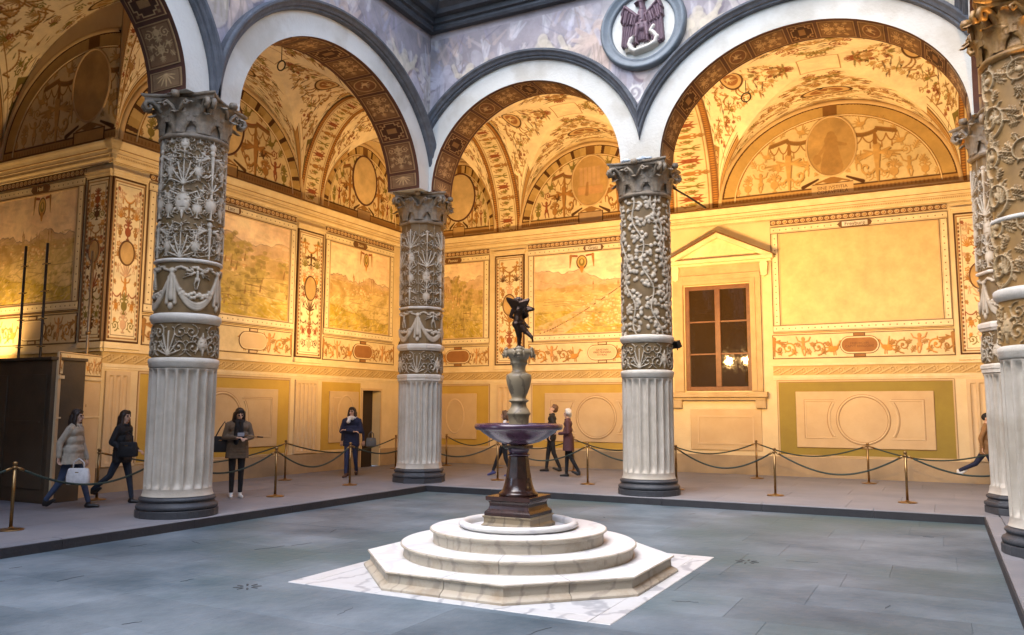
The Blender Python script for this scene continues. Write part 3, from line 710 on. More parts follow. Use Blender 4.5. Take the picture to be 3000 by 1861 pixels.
# ------------------------------------------------------------------ ground
XR, X0 = 11.5, 0.648         # courtyard edges
def slab_piece(name, x0, x1, y0, y1, ztop, th, m, parent, bev=.006):
    mb = MB(); c = bev; z0 = ztop-th
    V = [(x0,y0,z0),(x1,y0,z0),(x1,y1,z0),(x0,y1,z0),(x0,y0,ztop-c),(x1,y0,ztop-c),(x1,y1,ztop-c),(x0,y1,ztop-c),(x0+c,y0+c,ztop),(x1-c,y0+c,ztop),(x1-c,y1-c,ztop),(x0+c,y1-c,ztop)]
    F = [(3,2,1,0),(0,1,5,4),(1,2,6,5),(2,3,7,6),(3,0,4,7),(4,5,9,8),(5,6,10,9),(6,7,11,10),(7,4,8,11),(8,9,10,11)]
    return mb.add(V, F).build(name, m, parent)
court = MB().box(X0-.3, XR+.3, -26, -X0+.3, -.34, -.19).build('courtyard_floor', M['joint']); tag(court, 'blue grey flagged courtyard floor around the fountain', kind='structure')
y = -X0; rg = random.Random(3); rows = []
while y > -21.5:
    h = rg.uniform(.78, 1.05); rows.append((y-h, y)); y -= h
for (ya, yb) in rows:
    x = X0 - rg.uniform(0, .9)
    while x < XR:
        w = rg.uniform(1.25, 2.1); xa, xb = max(x, X0), min(x+w, XR)
        if xb-xa > .25: slab_piece('paving_slab', xa+.0011, xb-.0011, ya+.0012, yb-.0012, -.14+rg.uniform(-.0006, .0006), .06, M['court'], court, .002)
        x += w
for i in range(34):     # hairline cracks and scuffs in the old flagstones
    cx_, cy_ = rg.uniform(X0+.4, XR-.4), rg.uniform(-15, -1); 
    if abs(cx_-6.5) < 2.1 and abs(cy_+7.55) < 2.1: continue
    a_ = rg.choice((0, 1.57))+rg.uniform(-.5, .5); L_ = rg.uniform(.12, .45); w_ = rg.uniform(.002, .006); n_ = 7; top = []; bot = []
    for k in range(n_):
        t_ = k/(n_-1); o_ = rg.uniform(-.012, .012); hw = w_*math.sin(math.pi*(.06+.88*t_)); x_, y_ = L_*(t_-.5), o_
        for lst, sg in ((top, 1), (bot, -1)): lst.append((cx_+x_*math.cos(a_)-(y_+sg*hw)*math.sin(a_), cy_+x_*math.sin(a_)+(y_+sg*hw)*math.cos(a_)))
    MB().prism(bot+top[::-1], -.15, -.1372).build('crack', M['kerb'], court)
lfl = MB()
lfl.box(-12, X0-.02, -26, 6.0, -.30, -.05); lfl.box(X0-.02, XR+.02, -X0+.02, 6.0, -.30, -.05); lfl.box(XR+.02, 17, -26, 6.0, -.30, -.05)
lfl = lfl.build('loggia_floor', M['joint']); tag(lfl, 'raised stone floor of the arcade around the courtyard', kind='structure')
def pave(x0, x1, y0, y1, alongx=True):
    a, b = (y0, y1) if alongx else (x0, x1); t = a
    while t < b-.01:
        h = min(rg.uniform(.95, 1.25), b-t)
        if b-t-h < .4: h = b-t
        c0, c1 = (x0, x1) if alongx else (y0, y1); s = c0
        while s < c1-.01:
            w = rg.uniform(1.4, 2.4)
            if c1-s-w < .6: w = c1-s
            q = (s+.002, s+w-.002, t+.002, t+h-.002) if alongx else (t+.002, t+h-.002, s+.002, s+w-.002)
            slab_piece('paving_slab', *q, rg.uniform(-.001, .001), .05, M['loggia_slab'], lfl, .004); s += w
        t += h
pave(-4.0, 16.4, -X0+.22, 6.0); pave(-4.0, X0-.22, -14, -X0+.22, False); pave(XR+.22, 16.4, -14, -X0+.22, False); pave(-9.5, -4.0, -13.2, -5.5)
def kerb(p, q, n, side):   # kerb stones along the courtyard edge: dark riser
    for i in range(n):
        a = p + (q-p)*i/n; b = p + (q-p)*(i+1)/n; g = .003
        if side == 'back': slab_piece('kerb_stone', a+g, b-g, -X0, -X0+.217, .001, .2, M['loggia_slab'], lfl, .012); slab_piece('kerb_riser', a+g, b-g, -X0-.02, -X0-.001, -.012, .16, M['kerb'], lfl, .003)
        if side == 'left': slab_piece('kerb_stone', X0-.217, X0, a+g, b-g, .001, .2, M['loggia_slab'], lfl, .012); slab_piece('kerb_riser', X0+.001, X0+.02, a+g, b-g, -.012, .16, M['kerb'], lfl, .003)
        if side == 'right': slab_piece('kerb_stone', XR, XR+.217, a+g, b-g, .001, .2, M['loggia_slab'], lfl, .012); slab_piece('kerb_riser', XR-.02, XR-.001, a+g, b-g, -.012, .16, M['kerb'], lfl, .003)
kerb(X0-.2, XR+.2, 6, 'back'); kerb(-20, -X0-.02, 9, 'left'); kerb(-20, -X0-.02, 9, 'right')

# ------------------------------------------------------------------ inner walls of the loggia
class Wall:
    def __init__(s, o, U, N, name, label, cat='wall'):
        s.U, s.N = np.array(U, float), np.array(N, float); s.O = np.array(o, float)
        s.t = thing(name, label, cat, o)
    def fn(s, V):   # (u, z, d) -> local xyz
        V = np.asarray(V, float); return V[:, 0:1]*s.U + V[:, 1:2]*np.array([0, 0, 1.0]) + V[:, 2:3]*s.N
    def flip(s): return np.dot(np.cross(s.U, (0, 0, 1)), s.N) < 0
    def boxes(s, name, bs, m, parent=None, bevel=0.0):
        """bs: list of (u0,u1,z0,z1,d0,d1); front face carries uv in metres*scale"""
        mb = MB()
        for (u0, u1, z0, z1, d0, d1) in bs:
            V = [(u0,z0,d0),(u1,z0,d0),(u1,z1,d0),(u0,z1,d0),(u0,z0,d1),(u1,z0,d1),(u1,z1,d1),(u0,z1,d1)]
            F = [(3,2,1,0),(4,5,6,7),(0,1,5,4),(1,2,6,5),(2,3,7,6),(3,0,4,7)]
            if s.flip(): F = [f[::-1] for f in F]
            mb.add(V, F, uv=[(0,0),(1,0),(1,1),(0,1)]*2)
        return mb.build(name, m, parent or s.t, bevel, s.fn)
    def strip(s, name, u0, u1, z0, z1, d0, d1, m, tile, parent=None):
        """strip with repeating pattern along u; tile = length of one repeat"""
        r = (u1-u0)/tile; V = [(u0,z0,d1),(u1,z0,d1),(u1,z1,d1),(u0,z1,d1),(u0,z0,d0),(u1,z0,d0),(u1,z1,d0),(u0,z1,d0)]
        F = [(0,1,2,3),(4,5,1,0),(5,6,2,1),(6,7,3,2),(7,4,0,3)]
        if s.flip(): F = [f[::-1] for f in F]
        return MB().add(V, F, uv=[(0,0),(r,0),(r,1),(0,1)]*2).build(name, m, parent or s.t, 0, s.fn)
    def vstrip(s, name, u0, u1, z0, z1, d0, d1, m, tile, parent=None):
        r = (z1-z0)/tile; V = [(u0,z0,d1),(u1,z0,d1),(u1,z1,d1),(u0,z1,d1),(u0,z0,d0),(u1,z0,d0),(u1,z1,d0),(u0,z1,d0)]
        F = [(0,1,2,3),(4,5,1,0),(5,6,2,1),(6,7,3,2),(7,4,0,3)]
        if s.flip(): F = [f[::-1] for f in F]
        return MB().add(V, F, uv=[(0,0),(0,1),(r,1),(r,0)]*2).build(name, m, parent or s.t, 0, s.fn)
    def poly(s, name, pts, d0, d1, m, parent=None, uv=None, smooth=False):
        n = len(pts); V = [(u, z, d1) for u, z in pts] + [(u, z, d0) for u, z in pts]
        F = [list(range(n))] + [(n+i, n+(i+1) % n, (i+1) % n, i) for i in range(n)]
        if s.flip(): F = [f[::-1] for f in F]
        U = None if uv is None else list(uv)*2
        return MB().add(V, F, uv=U).build(name, m, parent or s.t, 0, s.fn)
    def ring(s, name, c, a, b, w, d0, d1, m, parent=None, n=48, t0=0, t1=2*math.pi, uvrep=0):
        """raised ring (ellipse a,b inner, w wide) with rounded section"""
        full = abs(t1-t0-2*math.pi) < 1e-6; T = np.linspace(t0, t1, n+1); T = T[:-1] if full else T
        prof = [(0, d0), (0.0, d0+(d1-d0)*.6), (.25, d1), (.75, d1), (1, d0+(d1-d0)*.6), (1, d0)]
        rings = [[(c[0]+(a+w*k)*math.cos(t), c[1]+(b+w*k)*math.sin(t), d) for t in T] for k, d in prof]
        P = np.array(rings); F = [list(f) for f in grid_faces(len(prof), len(T), full)]
        if not s.flip(): F = [f[::-1] for f in F]
        uv = np.array([[(i/len(T)*max(uvrep, 1), k) for i in range(len(T))] for k, d in prof]).reshape(-1, 2)
        return MB().add(P.reshape(-1, 3), F, uvrep == 0, uv=uv if uvrep else None).build(name, m, parent or s.t, 0, s.fn)
    def disc(s, name, c, a, b, d0, d1, m, parent=None, n=40, uv=True):
        pts = [(c[0]+a*math.cos(t), c[1]+b*math.sin(t)) for t in np.arange(n)*2*math.pi/n]
        return s.poly(name, pts, d0, d1, m, parent, [(.5+.5*math.cos(t), .5+.5*math.sin(t)) for t in np.arange(n)*2*math.pi/n] if uv else None)
    def text(s, name, txt, u, z, size, d, m, parent):
        cu = bpy.data.curves.new(name, 'FONT'); cu.body = txt; cu.size = size; cu.align_x = 'CENTER'; cu.align_y = 'CENTER'; cu.extrude = .002; cu.space_line = .9
        o = bpy.data.objects.new(name, cu); COL.objects.link(o); bpy.context.view_layer.update()
        me = bpy.data.meshes.new_from_object(o.evaluated_get(bpy.context.evaluated_depsgraph_get())); bpy.data.objects.remove(o)
        co = np.zeros(len(me.vertices)*3, np.float32); me.vertices.foreach_get('co', co); co = co.reshape(-1, 3)
        V = s.fn(np.stack([co[:, 0]+u, co[:, 1]+z, co[:, 2]+d], 1)) if not s.flip() else s.fn(np.stack([co[:, 0]*-1+u, co[:, 1]+z, co[:, 2]+d], 1))
        me.vertices.foreach_set('co', V.astype(np.float32).ravel()); me.materials.clear(); me.materials.append(m); me.update()
        return link(name, me, parent)
    def cornice(s, u0, u1, ends=(0, 0)):
        """moulded string at the top of the wall, with a brown strip for the shadow line above it"""
        prof = [(6.74, .03), (6.76, .055), (6.80, .06), (6.82, .09), (6.90, .10), (6.92, .13), (6.99, .14), (7.00, .19), (7.06, .215), (7.11, .25), (7.15, .26), (7.155, .235), (7.20, .22), (7.21, .0)]
        rings = []
        for z, d in prof: rings.append([(u0-ends[0]*d, z, 0), (u0-ends[0]*d, z, d), (u1+ends[1]*d, z, d), (u1+ends[1]*d, z, 0)])
        P = np.array(rings); F = [list(f) for f in grid_faces(len(prof), 4, True)]
        if s.flip(): F = [f[::-1] for f in F]
        MB().add(P.reshape(-1, 3), F).build('cornice', M['cornice'], s.t, 0, s.fn)
        s.strip('cornice_beading', u0, u1, 6.835, 6.885, .09, .106, MI['band5'], .8)
        s.boxes('paint_and_shade_line', [(u0, u1, 6.993, 7.0, .14, .193), (u0, u1, 6.913, 6.92, .1, .133), (u0, u1, 6.752, 6.76, .03, .058)], M['paint_shade_line'])  # brown lines stand in for the shade under the cornice ledges
        s.boxes('cornice_shade_strip', [(u0, u1, 7.155, 7.20, .2, .245)], M['plaster_line'])  # solid brown strip in place of the shadow line along the top
    def fluted(s, u0, u1, n):
        """ochre pilaster foot with flutes"""
        z0, z1 = .52, 2.44; w = u1-u0; k = 14; us = []; ds = []
        for i in range(n):
            for j in range(k):
                t = j/(k-1); us.append(u0+.05+(w-.1)*(i+.12+.76*t)/n); ds.append(.055-.05*math.sin(math.pi*t)**.5)
        us = [u0]+us+[u1]; ds = [.055]+ds+[.055]
        rows = []
        for z, q in ((z0, 0), (z0+.06, 0), (z0+.1, .7), (z0+.18, 1), (z1-.2, 1), (z1-.12, .7), (z1-.08, 0), (z1, 0)):
            rows.append([(u, z, .055-(.055-d)*q) for u, d in zip(us, ds)])
        rows = [[(u, z0, 0) for u in us]]+rows+[[(u, z1, 0) for u in us]]
        P = np.array(rows); F = [list(f) for f in grid_faces(len(rows), len(us))]
        if s.flip(): F = [f[::-1] for f in F]
        MB().add(P.reshape(-1, 3), F).build('fluted_pilaster', M['dado2'], s.t, 0, s.fn)
        s.boxes('pilaster_side', [(u0, u0+.001, z0, z1, 0, .055), (u1-.001, u1, z0, z1, 0, .055)], M['dado2'])
    def pilaster(s, u0, u1, k, flutes=5, medal=None):
        s.boxes('pilaster_panel', [(u0, u1, 3.03, 6.46, 0, .05)], MI['pilaster%d' % k if (u1-u0) > .75 else 'pilaster_narrow'])
        if medal is not None:
            c = ((u0+u1)/2, 4.9); a = (u1-u0)*.2
            md = s.disc('medallion', c, a, a*1.5, .05, .062, MI['oval%d' % medal]); s.ring('medallion_rim', c, a, a*1.5, .035, .05, .075, M['plaster_line'], md)
        s.boxes('pilaster_cap', [(u0-.03, u1+.03, 6.50, 6.56, 0, .085), (u0-.015, u1+.015, 6.465, 6.498, 0, .065), (u0-.05, u1+.05, 6.563, 6.60, 0, .105)], M['cornice'])
        s.boxes('pilaster_base', [(u0-.03, u1+.03, 2.90, 2.96, 0, .085), (u0-.015, u1+.015, 2.963, 3.025, 0, .065)], M['cornice'])
        if flutes: s.fluted(u0+.08, u1-.08, flutes)
    def fresco(s, u0, u1, img, plaque=None, z0=3.72, z1=6.55):
        b = .19; fr = .034
        p = s.boxes('fresco_picture', [(u0+b, u1-b, z0+b, z1-b, 0, .016)], MI[img])
        md = MI['band3']
        s.strip('frame_rail', u0, u1, z1-b, z1, 0, fr, md, .8); s.strip('frame_rail', u0, u1, z0, z0+b, 0, fr, md, .8)
        s.vstrip('frame_rail', u0, u0+b-.002, z0+b+.002, z1-b-.002, 0, fr, md, .8); s.vstrip('frame_rail', u1-b+.002, u1, z0+b+.002, z1-b-.002, 0, fr, md, .8)
        s.boxes('frame_fillet', [(u0+b+.002, u1-b-.002, z1-b-.03, z1-b-.004, .016, .03), (u0+b+.002, u1-b-.002, z0+b+.004, z0+b+.03, .016, .03), (u0+b+.004, u0+b+.03, z0+b+.032, z1-b-.032, .016, .03), (u1-b-.03, u1-b-.004, z0+b+.032, z1-b-.032, .016, .03)], M['dado'])
        s.boxes('paint_and_shade_line', [(u0-.012, u0-.002, z0, z1, 0, .02), (u1+.002, u1+.012, z0, z1, 0, .02), (u0-.012, u1+.012, z0-.03, z0-.018, 0, .02), (u0+b-.0, u1-b, z1-b-.003, z1-b, .0, .038), (u0+b, u1-b, z0+b, z0+b+.003, .0, .038)], M['plaster_line'])
        s.strip('guilloche_band', u0, u1, 6.60, 6.725, 0, .03, MI['band0'], 1.2)
        if plaque:
            uc = (u0+u1)/2+plaque[1]; zc = z1-b/2; dark = len(plaque) > 2; w = .30 if len(plaque[0]) < 7 else .38
            pts = [(uc+x*w, zc+y) for x, y in ((-.82, -.085), (.82, -.085), (1, -.05), (1.06, 0), (1, .05), (.82, .085), (-.82, .085), (-1, .05), (-1.06, 0), (-1, -.05))]
            p1 = s.poly('name_plaque', pts, fr, fr+.02, M['plaster_line'])
            if not dark: s.boxes('plaque_field', [(uc-w*.8, uc+w*.8, zc-.062, zc+.062, fr+.02, fr+.024)], M['white_plaster'], p1)
            s.text('plaque_lettering', plaque[0], uc, zc-.005, .135, fr+.026, M['plaster_line'] if not dark else M['cornice'], p1)
    def friezeband(s, u0, u1, k, cart=None, cu=0):
        s.boxes('frieze_panel', [(u0, u1, 3.02, 3.66, 0, .014)], MI['frieze%d' % k])
        if cart is not None:
            uc = (u0+u1)/2+cu; zc = 3.34; dark = cart[0]
            st = lambda a, h: [(uc+a*sg+h*math.cos(t), zc+h*math.sin(t)) for sg, t in [(1, q) for q in np.linspace(-math.pi/2, math.pi/2, 11)]+[(-1, q) for q in np.linspace(math.pi/2, 3*math.pi/2, 11)]]
            p = s.poly('cartouche', st(.24, .225), .014, .03, M['plaster_line']); s.poly('cartouche_rim', st(.24, .208), .03, .036, M['cornice'], p)
            s.poly('cartouche_field', st(.24, .18), .036, .04, MAT_CART if dark else M['dado2'], p)
            s.boxes('cartouche_tab', [(uc-.14, uc+.14, zc+.228, zc+.30, .014, .03), (uc-.14, uc+.14, zc-.30, zc-.228, .014, .03)], M['plaster_line'], p)
            s.boxes('cartouche_tab_field', [(uc-.115, uc+.115, zc+.24, zc+.29, .03, .034), (uc-.115, uc+.115, zc-.29, zc-.24, .03, .034)], MAT_CART if dark else M['dado2'], p)
            if cart[1]: s.text('cartouche_lettering', cart[1], uc, zc, .082, .042, M['plaster_line'], p)
    def dado(s, u0, u1, circ=True, panel=True, field='gold_field'):
        s.boxes('painted_field', [(u0, u1, .56, 2.42, 0, .006)], M[field])
        s.boxes('dado_border', [(u0-.03, u1+.03, 2.42, 2.455, 0, .02), (u0-.03, u1+.03, .525, .558, 0, .02), (u0-.03, u0, .56, 2.418, 0, .02), (u1, u1+.03, .56, 2.418, 0, .02)], M['dado'])
        s.boxes('paint_and_shade_line', [(u0-.03, u1+.03, 2.457, 2.467, 0, .012), (u0-.045, u0-.035, .56, 2.46, 0, .012), (u1+.035, u1+.045, .56, 2.46, 0, .012), (u0+.002, u1-.002, 2.405, 2.416, .006, .012)], M['paint_shade_line'])
        if panel:
            a, b = u0+.42, u1-.42; p = s.boxes('raised_panel', [(a, b, .75, 2.17, .006, .04)], M['dado'], bevel=.012)
            uc = (a+b)/2; r = .57
            if b-a > 2.0:
                s.ring('panel_ring', (uc, 1.46), r, r, .045, .04, .062, M['dado2'], p); s.ring('panel_ring', (uc, 1.46), r+.2, r+.2, .05, .04, .06, M['dado2'], p, t0=-.55, t1=.55, n=16); s.ring('panel_ring', (uc, 1.46), r+.2, r+.2, .05, .04, .06, M['dado2'], p, t0=math.pi-.55, t1=math.pi+.55, n=16)
                for rr_, t0_, t1_ in ((r-.012, 0, 2*math.pi), (r+.052, 0, 2*math.pi), (r+.262, -.55, .55), (r+.262, math.pi-.55, math.pi+.55)): s.ring('paint_and_shade_line', (uc, 1.46), rr_, rr_, .012, .04, .0415, M['paint_shade_line'], p, t0=t0_, t1=t1_, n=44 if t1_ > 6 and t0_ == 0 else 16)
                s.boxes('paint_and_shade_line', [(a+.0, b-.0, .738, .748, .006, .01), (b+.002, b+.012, .75, 2.17, .006, .01), (a+.2, uc-.66, 1.955, 1.963, .04, .043), (uc+.66, b-.2, 1.955, 1.963, .04, .043), (a+.2, a+.209, .98, 1.95, .04, .043), (b-.209, b-.2, .98, 1.95, .04, .043)], M['paint_shade_line'], p)
                w = .03; e = .62
                for (x0, x1) in ((a+.22, uc-e), (uc+e, b-.22)):
                    s.boxes('panel_moulding', [(x0, x1, 1.92, 1.92+w, .04, .056), (x0, x1, .98, .98+w, .04, .056)] + ([(x0, x0+w, 1.012, 1.918, .04, .056)] if x0 < uc else [(x1-w, x1, 1.012, 1.918, .04, .056)]), M['dado2'], p, .006)
            else:
                s.ring('panel_ring', (uc, 1.46), .3, .5, .05, .04, .06, M['dado2'], p)
    def lunette(s, c, hw, h, k, oval=None, m=None, z0=7.21, umax=1e9):
        ta = math.acos(max(-1, min(1, (umax-c)/hw))) if umax < c+hw else 0.0
        n = 40; T = np.linspace(ta, math.pi, n+1); pts = [(c+hw*math.cos(t), z0+h*math.sin(t)) for t in T]; uvs = [(.5+.5*math.cos(t), math.sin(t)) for t in T]
        if ta: pts = [(pts[0][0], z0)]+pts; uvs = [(uvs[0][0], 0)]+uvs
        s.poly('lunette_painting', pts, 0, .012, MI['lunette%d' % k], None, uvs)
        s.ring('lunette_arch', (c, z0), hw*.985, h*.985, .1, 0, .05, M['dado'], None, 40, ta, math.pi); s.ring('lunette_inner_moulding', (c, z0), hw*.86, h*.86, .028, .012, .03, M['cornice'], None, 40, max(.06, math.acos(max(-1, min(1, (umax-c)/(hw*.89)))) if ta else 0), math.pi-.06)
        if oval is not None:
            oc = (c, z0+h*.54); a, b = h*.235, h*.31
            o = s.disc('lunette_medallion', oc, a, b, .012, .022, MI['oval%d' % oval]); s.ring('medallion_rim', oc, a, b, .05, .012, .045, M['dado'] if oval != 1 else M['soffit'], o)
MAT_CART = mat('cartouche_brown', (.30, .135, .04), (.24, .10, .03), .8, 4)
# --- back wall, window bay and three painted bays
bw = Wall((0, 6.0, 0), (1, 0, 0), (0, -1, 0), 'loggia_wall', 'long yellow painted wall with the window and the blank ochre panel, behind the fountain')
WU0, WU1, WZ0, WZ1 = 4.74, 6.52, 2.20, 5.10
bw.boxes('wall_plaster', [(-4.4, WU0, 0, 10.6, -.45, 0), (WU1, 16.6, 0, 10.6, -.45, 0), (WU0, WU1, 0, WZ0, -.45, 0), (WU0, WU1, WZ1, 10.6, -.45, 0)], M['plaster'])
def common(w, u0, u1, holes=()):
    seg = []; a = u0
    for h0, h1 in sorted(holes): seg.append((a, h0)); a = h1
    seg.append((a, u1))
    for a, b in seg:
        w.boxes('socle', [(a, b, 0, .50, 0, .022)], M['socle'])
def bands(w, u0, u1):
    w.strip('wave_band', u0, u1, 2.60, 2.83, 0, .012, MI['band1'], 1.2)
    w.boxes('string_moulding', [(u0, u1, 2.835, 2.893, 0, .05), (u0, u1, 2.52, 2.585, 0, .03), (u0, u1, 2.478, 2.515, 0, .018)], M['cornice'])
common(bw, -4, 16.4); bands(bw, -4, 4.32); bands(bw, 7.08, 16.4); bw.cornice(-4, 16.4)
bw.pilaster(-1.27, -.25, 0, 4, 0); bw.pilaster(11.42, 12.4, 1, 4, 0)
bw.fresco(-3.95, -1.5, 'landscape2', ('Passau', -.1, 1)); bw.friezeband(-3.95, -1.5, 1, (True, None), .1)
bw.fresco(-.12, 4.2, 'landscape0', ('Gratz', 0)); bw.friezeband(-.12, 4.2, 0, (False, 'GRAETIVM\nVRBS PRIMARIA\nSTYRIAE'), .25)
bw.fresco(7.12, 11.3, 'landscape_faded', ('Freyburg', 0)); bw.friezeband(7.08, 11.32, 2, (True, 'FRIBVRGVM\nCAPVT BRISGOIAE'))
bw.fresco(12.55, 16.2, 'landscape3'); bw.friezeband(12.55, 16.2, 1)
bw.dado(-3.9, -1.5); bw.dado(.02, 4.15); bw.dado(7.2, 11.22, field='olive'); bw.dado(12.6, 16.1)
bw.boxes('window_parapet_panel', [(4.85, 6.75, .62, 1.72, 0, .03)], M['dado'], bevel=.012); bw.boxes('window_parapet_moulding', [(5.05, 6.55, 1.5, 1.54, .03, .045), (5.05, 6.55, .78, .81, .03, .045), (5.05, 5.09, .812, 1.498, .03, .045), (6.51, 6.55, .812, 1.498, .03, .045)], M['dado2'])
bw.lunette(-2.65, 1.33, 2.45, 1, 1); bw.lunette(1.95, 2.35, 2.42, 0, 3); bw.lunette(8.72, 2.92, 2.5, 2, 2); bw.lunette(14.4, 1.8, 2.4, 1, 1)
tb = bw.boxes('inscription_tablet', [(8.20, 9.22, 7.235, 7.56, .012, .022)], M['dado']); bw.text('tablet_lettering', 'SINE IVSTITIA\nCORRVPTELA', 8.71, 7.40, .125, .024, M['plaster_line'], tb)
# window with pediment
wd = MB()
def wbox(*b): return b
wn_ = bw.boxes('window_surround', [(WU0-.30, WU0-.02, WZ0-.02, WZ1+.28, 0, .10), (WU1+.02, WU1+.30, WZ0-.02, WZ1+.28, 0, .10), (WU0-.018, WU1+.018, WZ1+.02, WZ1+.28, 0, .10), (WU0-.16, WU0-.03, WZ0, WZ1+.12, .10, .125), (WU1+.03, WU1+.16, WZ0, WZ1+.12, .10, .125), (WU0-.028, WU1+.028, WZ1+.03, WZ1+.12, .10, .125)], M['surround'])
bw.boxes('window_frieze', [(WU0-.3, WU1+.3, WZ1+.285, WZ1+.62, 0, .06)], M['surround'], wn_)
bw.boxes('window_sill', [(WU0-.42, WU1+.42, 2.03, 2.17, 0, .2), (WU0-.36, WU1+.36, 1.95, 2.027, 0, .13), (WU0-.36, WU0-.1, 1.74, 1.948, 0, .12), (WU1+.1, WU1+.36, 1.74, 1.948, 0, .12)], M['surround'], wn_, .008)
pc, pa, pz0, pz1 = (WU0+WU1)/2+.1, 1.46, 5.80, 6.50
bw.boxes('pediment_cornice', [(pc-pa, pc+pa, pz0-.10, pz0, 0, .26), (pc-pa+.06, pc+pa-.06, pz0-.16, pz0-.102, 0, .16)], M['cornice'], wn_, .006)
bw.poly('pediment_field', [(pc-pa+.1, pz0+.002), (pc+pa-.1, pz0+.002), (pc, pz1-.06)], 0, .1, M['cornice'], wn_)
for sg in (-1, 1):
    bw.poly('pediment_rake', [(pc+sg*pa, pz0+.003), (pc+sg*(pa-.28), pz0+.003), (pc+sg*.002, pz1-.13), (pc+sg*.002, pz1)][::sg], .1, .27, M['cornice'], wn_)
    bw.poly('pediment_roof', [(pc+sg*(pa+.06), pz0+.0), (pc+sg*(pa+.003), pz0+.004), (pc+sg*.002, pz1+.004), (pc+sg*.002, pz1+.05)][::sg], .0, .31, M['plaster_line'], wn_)
    bw.poly('console', [(pc+sg*1.2-.1+x, 5.28+z) for x, z in ((.02, 0), (.1, -.04), (.18, 0), (.2, .3), (.16, .42), (.04, .42), (0, .3))], 0, .15, M['cornice'], wn_)
fr = bw.boxes('window_frame', [(WU0, WU0+.11, WZ0, WZ1, -.16, -.07), (WU1-.11, WU1, WZ0, WZ1, -.16, -.07), (WU0+.11, WU1-.11, WZ1-.11, WZ1, -.16, -.07), (WU0+.11, WU1-.11, WZ0, WZ0+.12, -.16, -.07)], M['wood_win'], wn_, .008)
um = (WU0+WU1)/2
bw.boxes('glazing_bar', [(um-.075, um+.075, WZ0+.12, WZ1-.11, -.155, -.06)], M['wood_win'], wn_, .01)
hz = (WZ1-.11-WZ0-.12)/3
for k in (1, 2): bw.boxes('glazing_bar', [(WU0+.11, um-.075, WZ0+.12+hz*k-.022, WZ0+.12+hz*k+.022, -.145, -.08), (um+.075, WU1-.11, WZ0+.12+hz*k-.022, WZ0+.12+hz*k+.022, -.145, -.08)], M['wood_win'], wn_, .006)
for i, (a, b) in enumerate(((WU0+.11, um-.075), (um+.075, WU1-.11))):
    for k in range(3): bw.boxes('pane', [(a, b, WZ0+.12+hz*k+(.022 if k else 0), WZ0+.12+hz*(k+1)-(.022 if k < 2 else 0), -.125, -.115)], M['glass'], wn_)
bw.boxes('window_reveal', [(WU0-.0, WU1, WZ0, WZ1, -.44, -.40)], M['door'], wn_)
# --- left wall of the left wing (faces the courtyard)
lw = Wall((-4.0, 0, 0), (0, 1, 0), (1, 0, 0), 'loggia_wall', 'yellow painted wall with the dark doorway, running back between the two left columns')
lw.boxes('wall_plaster', [(-5.492, 2.92, 0, 10.6, -.4, 0), (3.78, 5.998, 0, 10.6, -.4, 0), (2.92, 3.78, 2.22, 10.6, -.4, 0)], M['plaster'])
dr = lw.boxes('doorway', [(2.90, 3.80, -.2, 2.24, -.39, -.28)], M['door']); lw.boxes('door_jamb', [(2.86, 2.92, .52, 2.28, 0, .03), (3.78, 3.84, .52, 2.28, 0, .03), (2.922, 3.778, 2.22, 2.28, 0, .03)], M['dado'], dr)
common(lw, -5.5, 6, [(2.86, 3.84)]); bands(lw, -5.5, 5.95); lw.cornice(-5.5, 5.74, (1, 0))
lw.pilaster(-5.5, -4.72, 1, 0, 0); lw.pilaster(0.0, 1.02, 2, 5, 0); lw.pilaster(4.75, 5.6, 1, 4, 0)
lw.fluted(-5.42, -4.85, 3)
lw.fresco(-4.62, -.08, 'landscape2', ('Linz', 0)); lw.friezeband(-4.62, -.08, 1, (False, None), .9)
lw.fresco(1.12, 4.3, 'landscape1', ('Stain', -.1, 1)); lw.friezeband(1.12, 4.42, 2, (True, None), .1)
lw.dado(-4.6, -.12); lw.boxes('painted_field', [(1.15, 2.82, .56, 2.42, 0, .006)], M['gold_field'])
p_ = lw.boxes('raised_panel', [(1.45, 2.72, .75, 2.17, .006, .04)], M['dado'], bevel=.012); lw.ring('panel_ring', (2.15, 1.5), .34, .52, .05, .04, .06, M['dado2'], p_); lw.boxes('panel_moulding', [(1.58, 1.9, 1.98, 2.01, .04, .055), (1.58, 1.61, .9, 1.978, .04, .055)], M['dado2'], p_)
lw.lunette(-2.62, 2.75, 2.4, 1, 1); lw.lunette(2.78, 1.85, 2.3, 0, 1)
# --- end wall of the near bay (faces the viewer), at the far left
ew = Wall((0, -5.5, 0), (1, 0, 0), (0, -1, 0), 'loggia_wall', 'dim end wall with a scaffold in front of it, at the far left')
ew.boxes('wall_plaster', [(-10, -4.402, 0, 10.9, -.4, 0), (-4.398, -4.0, 0, 10.6, -.003, 0)], M['plaster'])
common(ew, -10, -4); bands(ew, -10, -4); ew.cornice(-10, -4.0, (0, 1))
ew.pilaster(-4.72, -4.0, 1, 0, 0); ew.fluted(-4.62, -4.06, 3)
ew.fresco(-8.2, -4.85, 'landscape1', ('Hall', .2, 1)); ew.friezeband(-8.2, -4.85, 0, (False, None), .2); ew.dado(-8.1, -4.85)
ew.lunette(-4.85, 3.08, 2.5, 2, 0, umax=-4.0)
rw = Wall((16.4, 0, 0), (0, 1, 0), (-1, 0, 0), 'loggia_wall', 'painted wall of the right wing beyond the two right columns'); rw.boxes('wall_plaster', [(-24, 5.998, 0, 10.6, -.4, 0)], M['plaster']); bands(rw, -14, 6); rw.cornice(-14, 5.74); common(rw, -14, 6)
rw.lunette(-2.6, 1.9, 2.4, 0, 1); rw.fresco(-5, -.3, 'landscape1'); rw.friezeband(-5, -.3, 1)

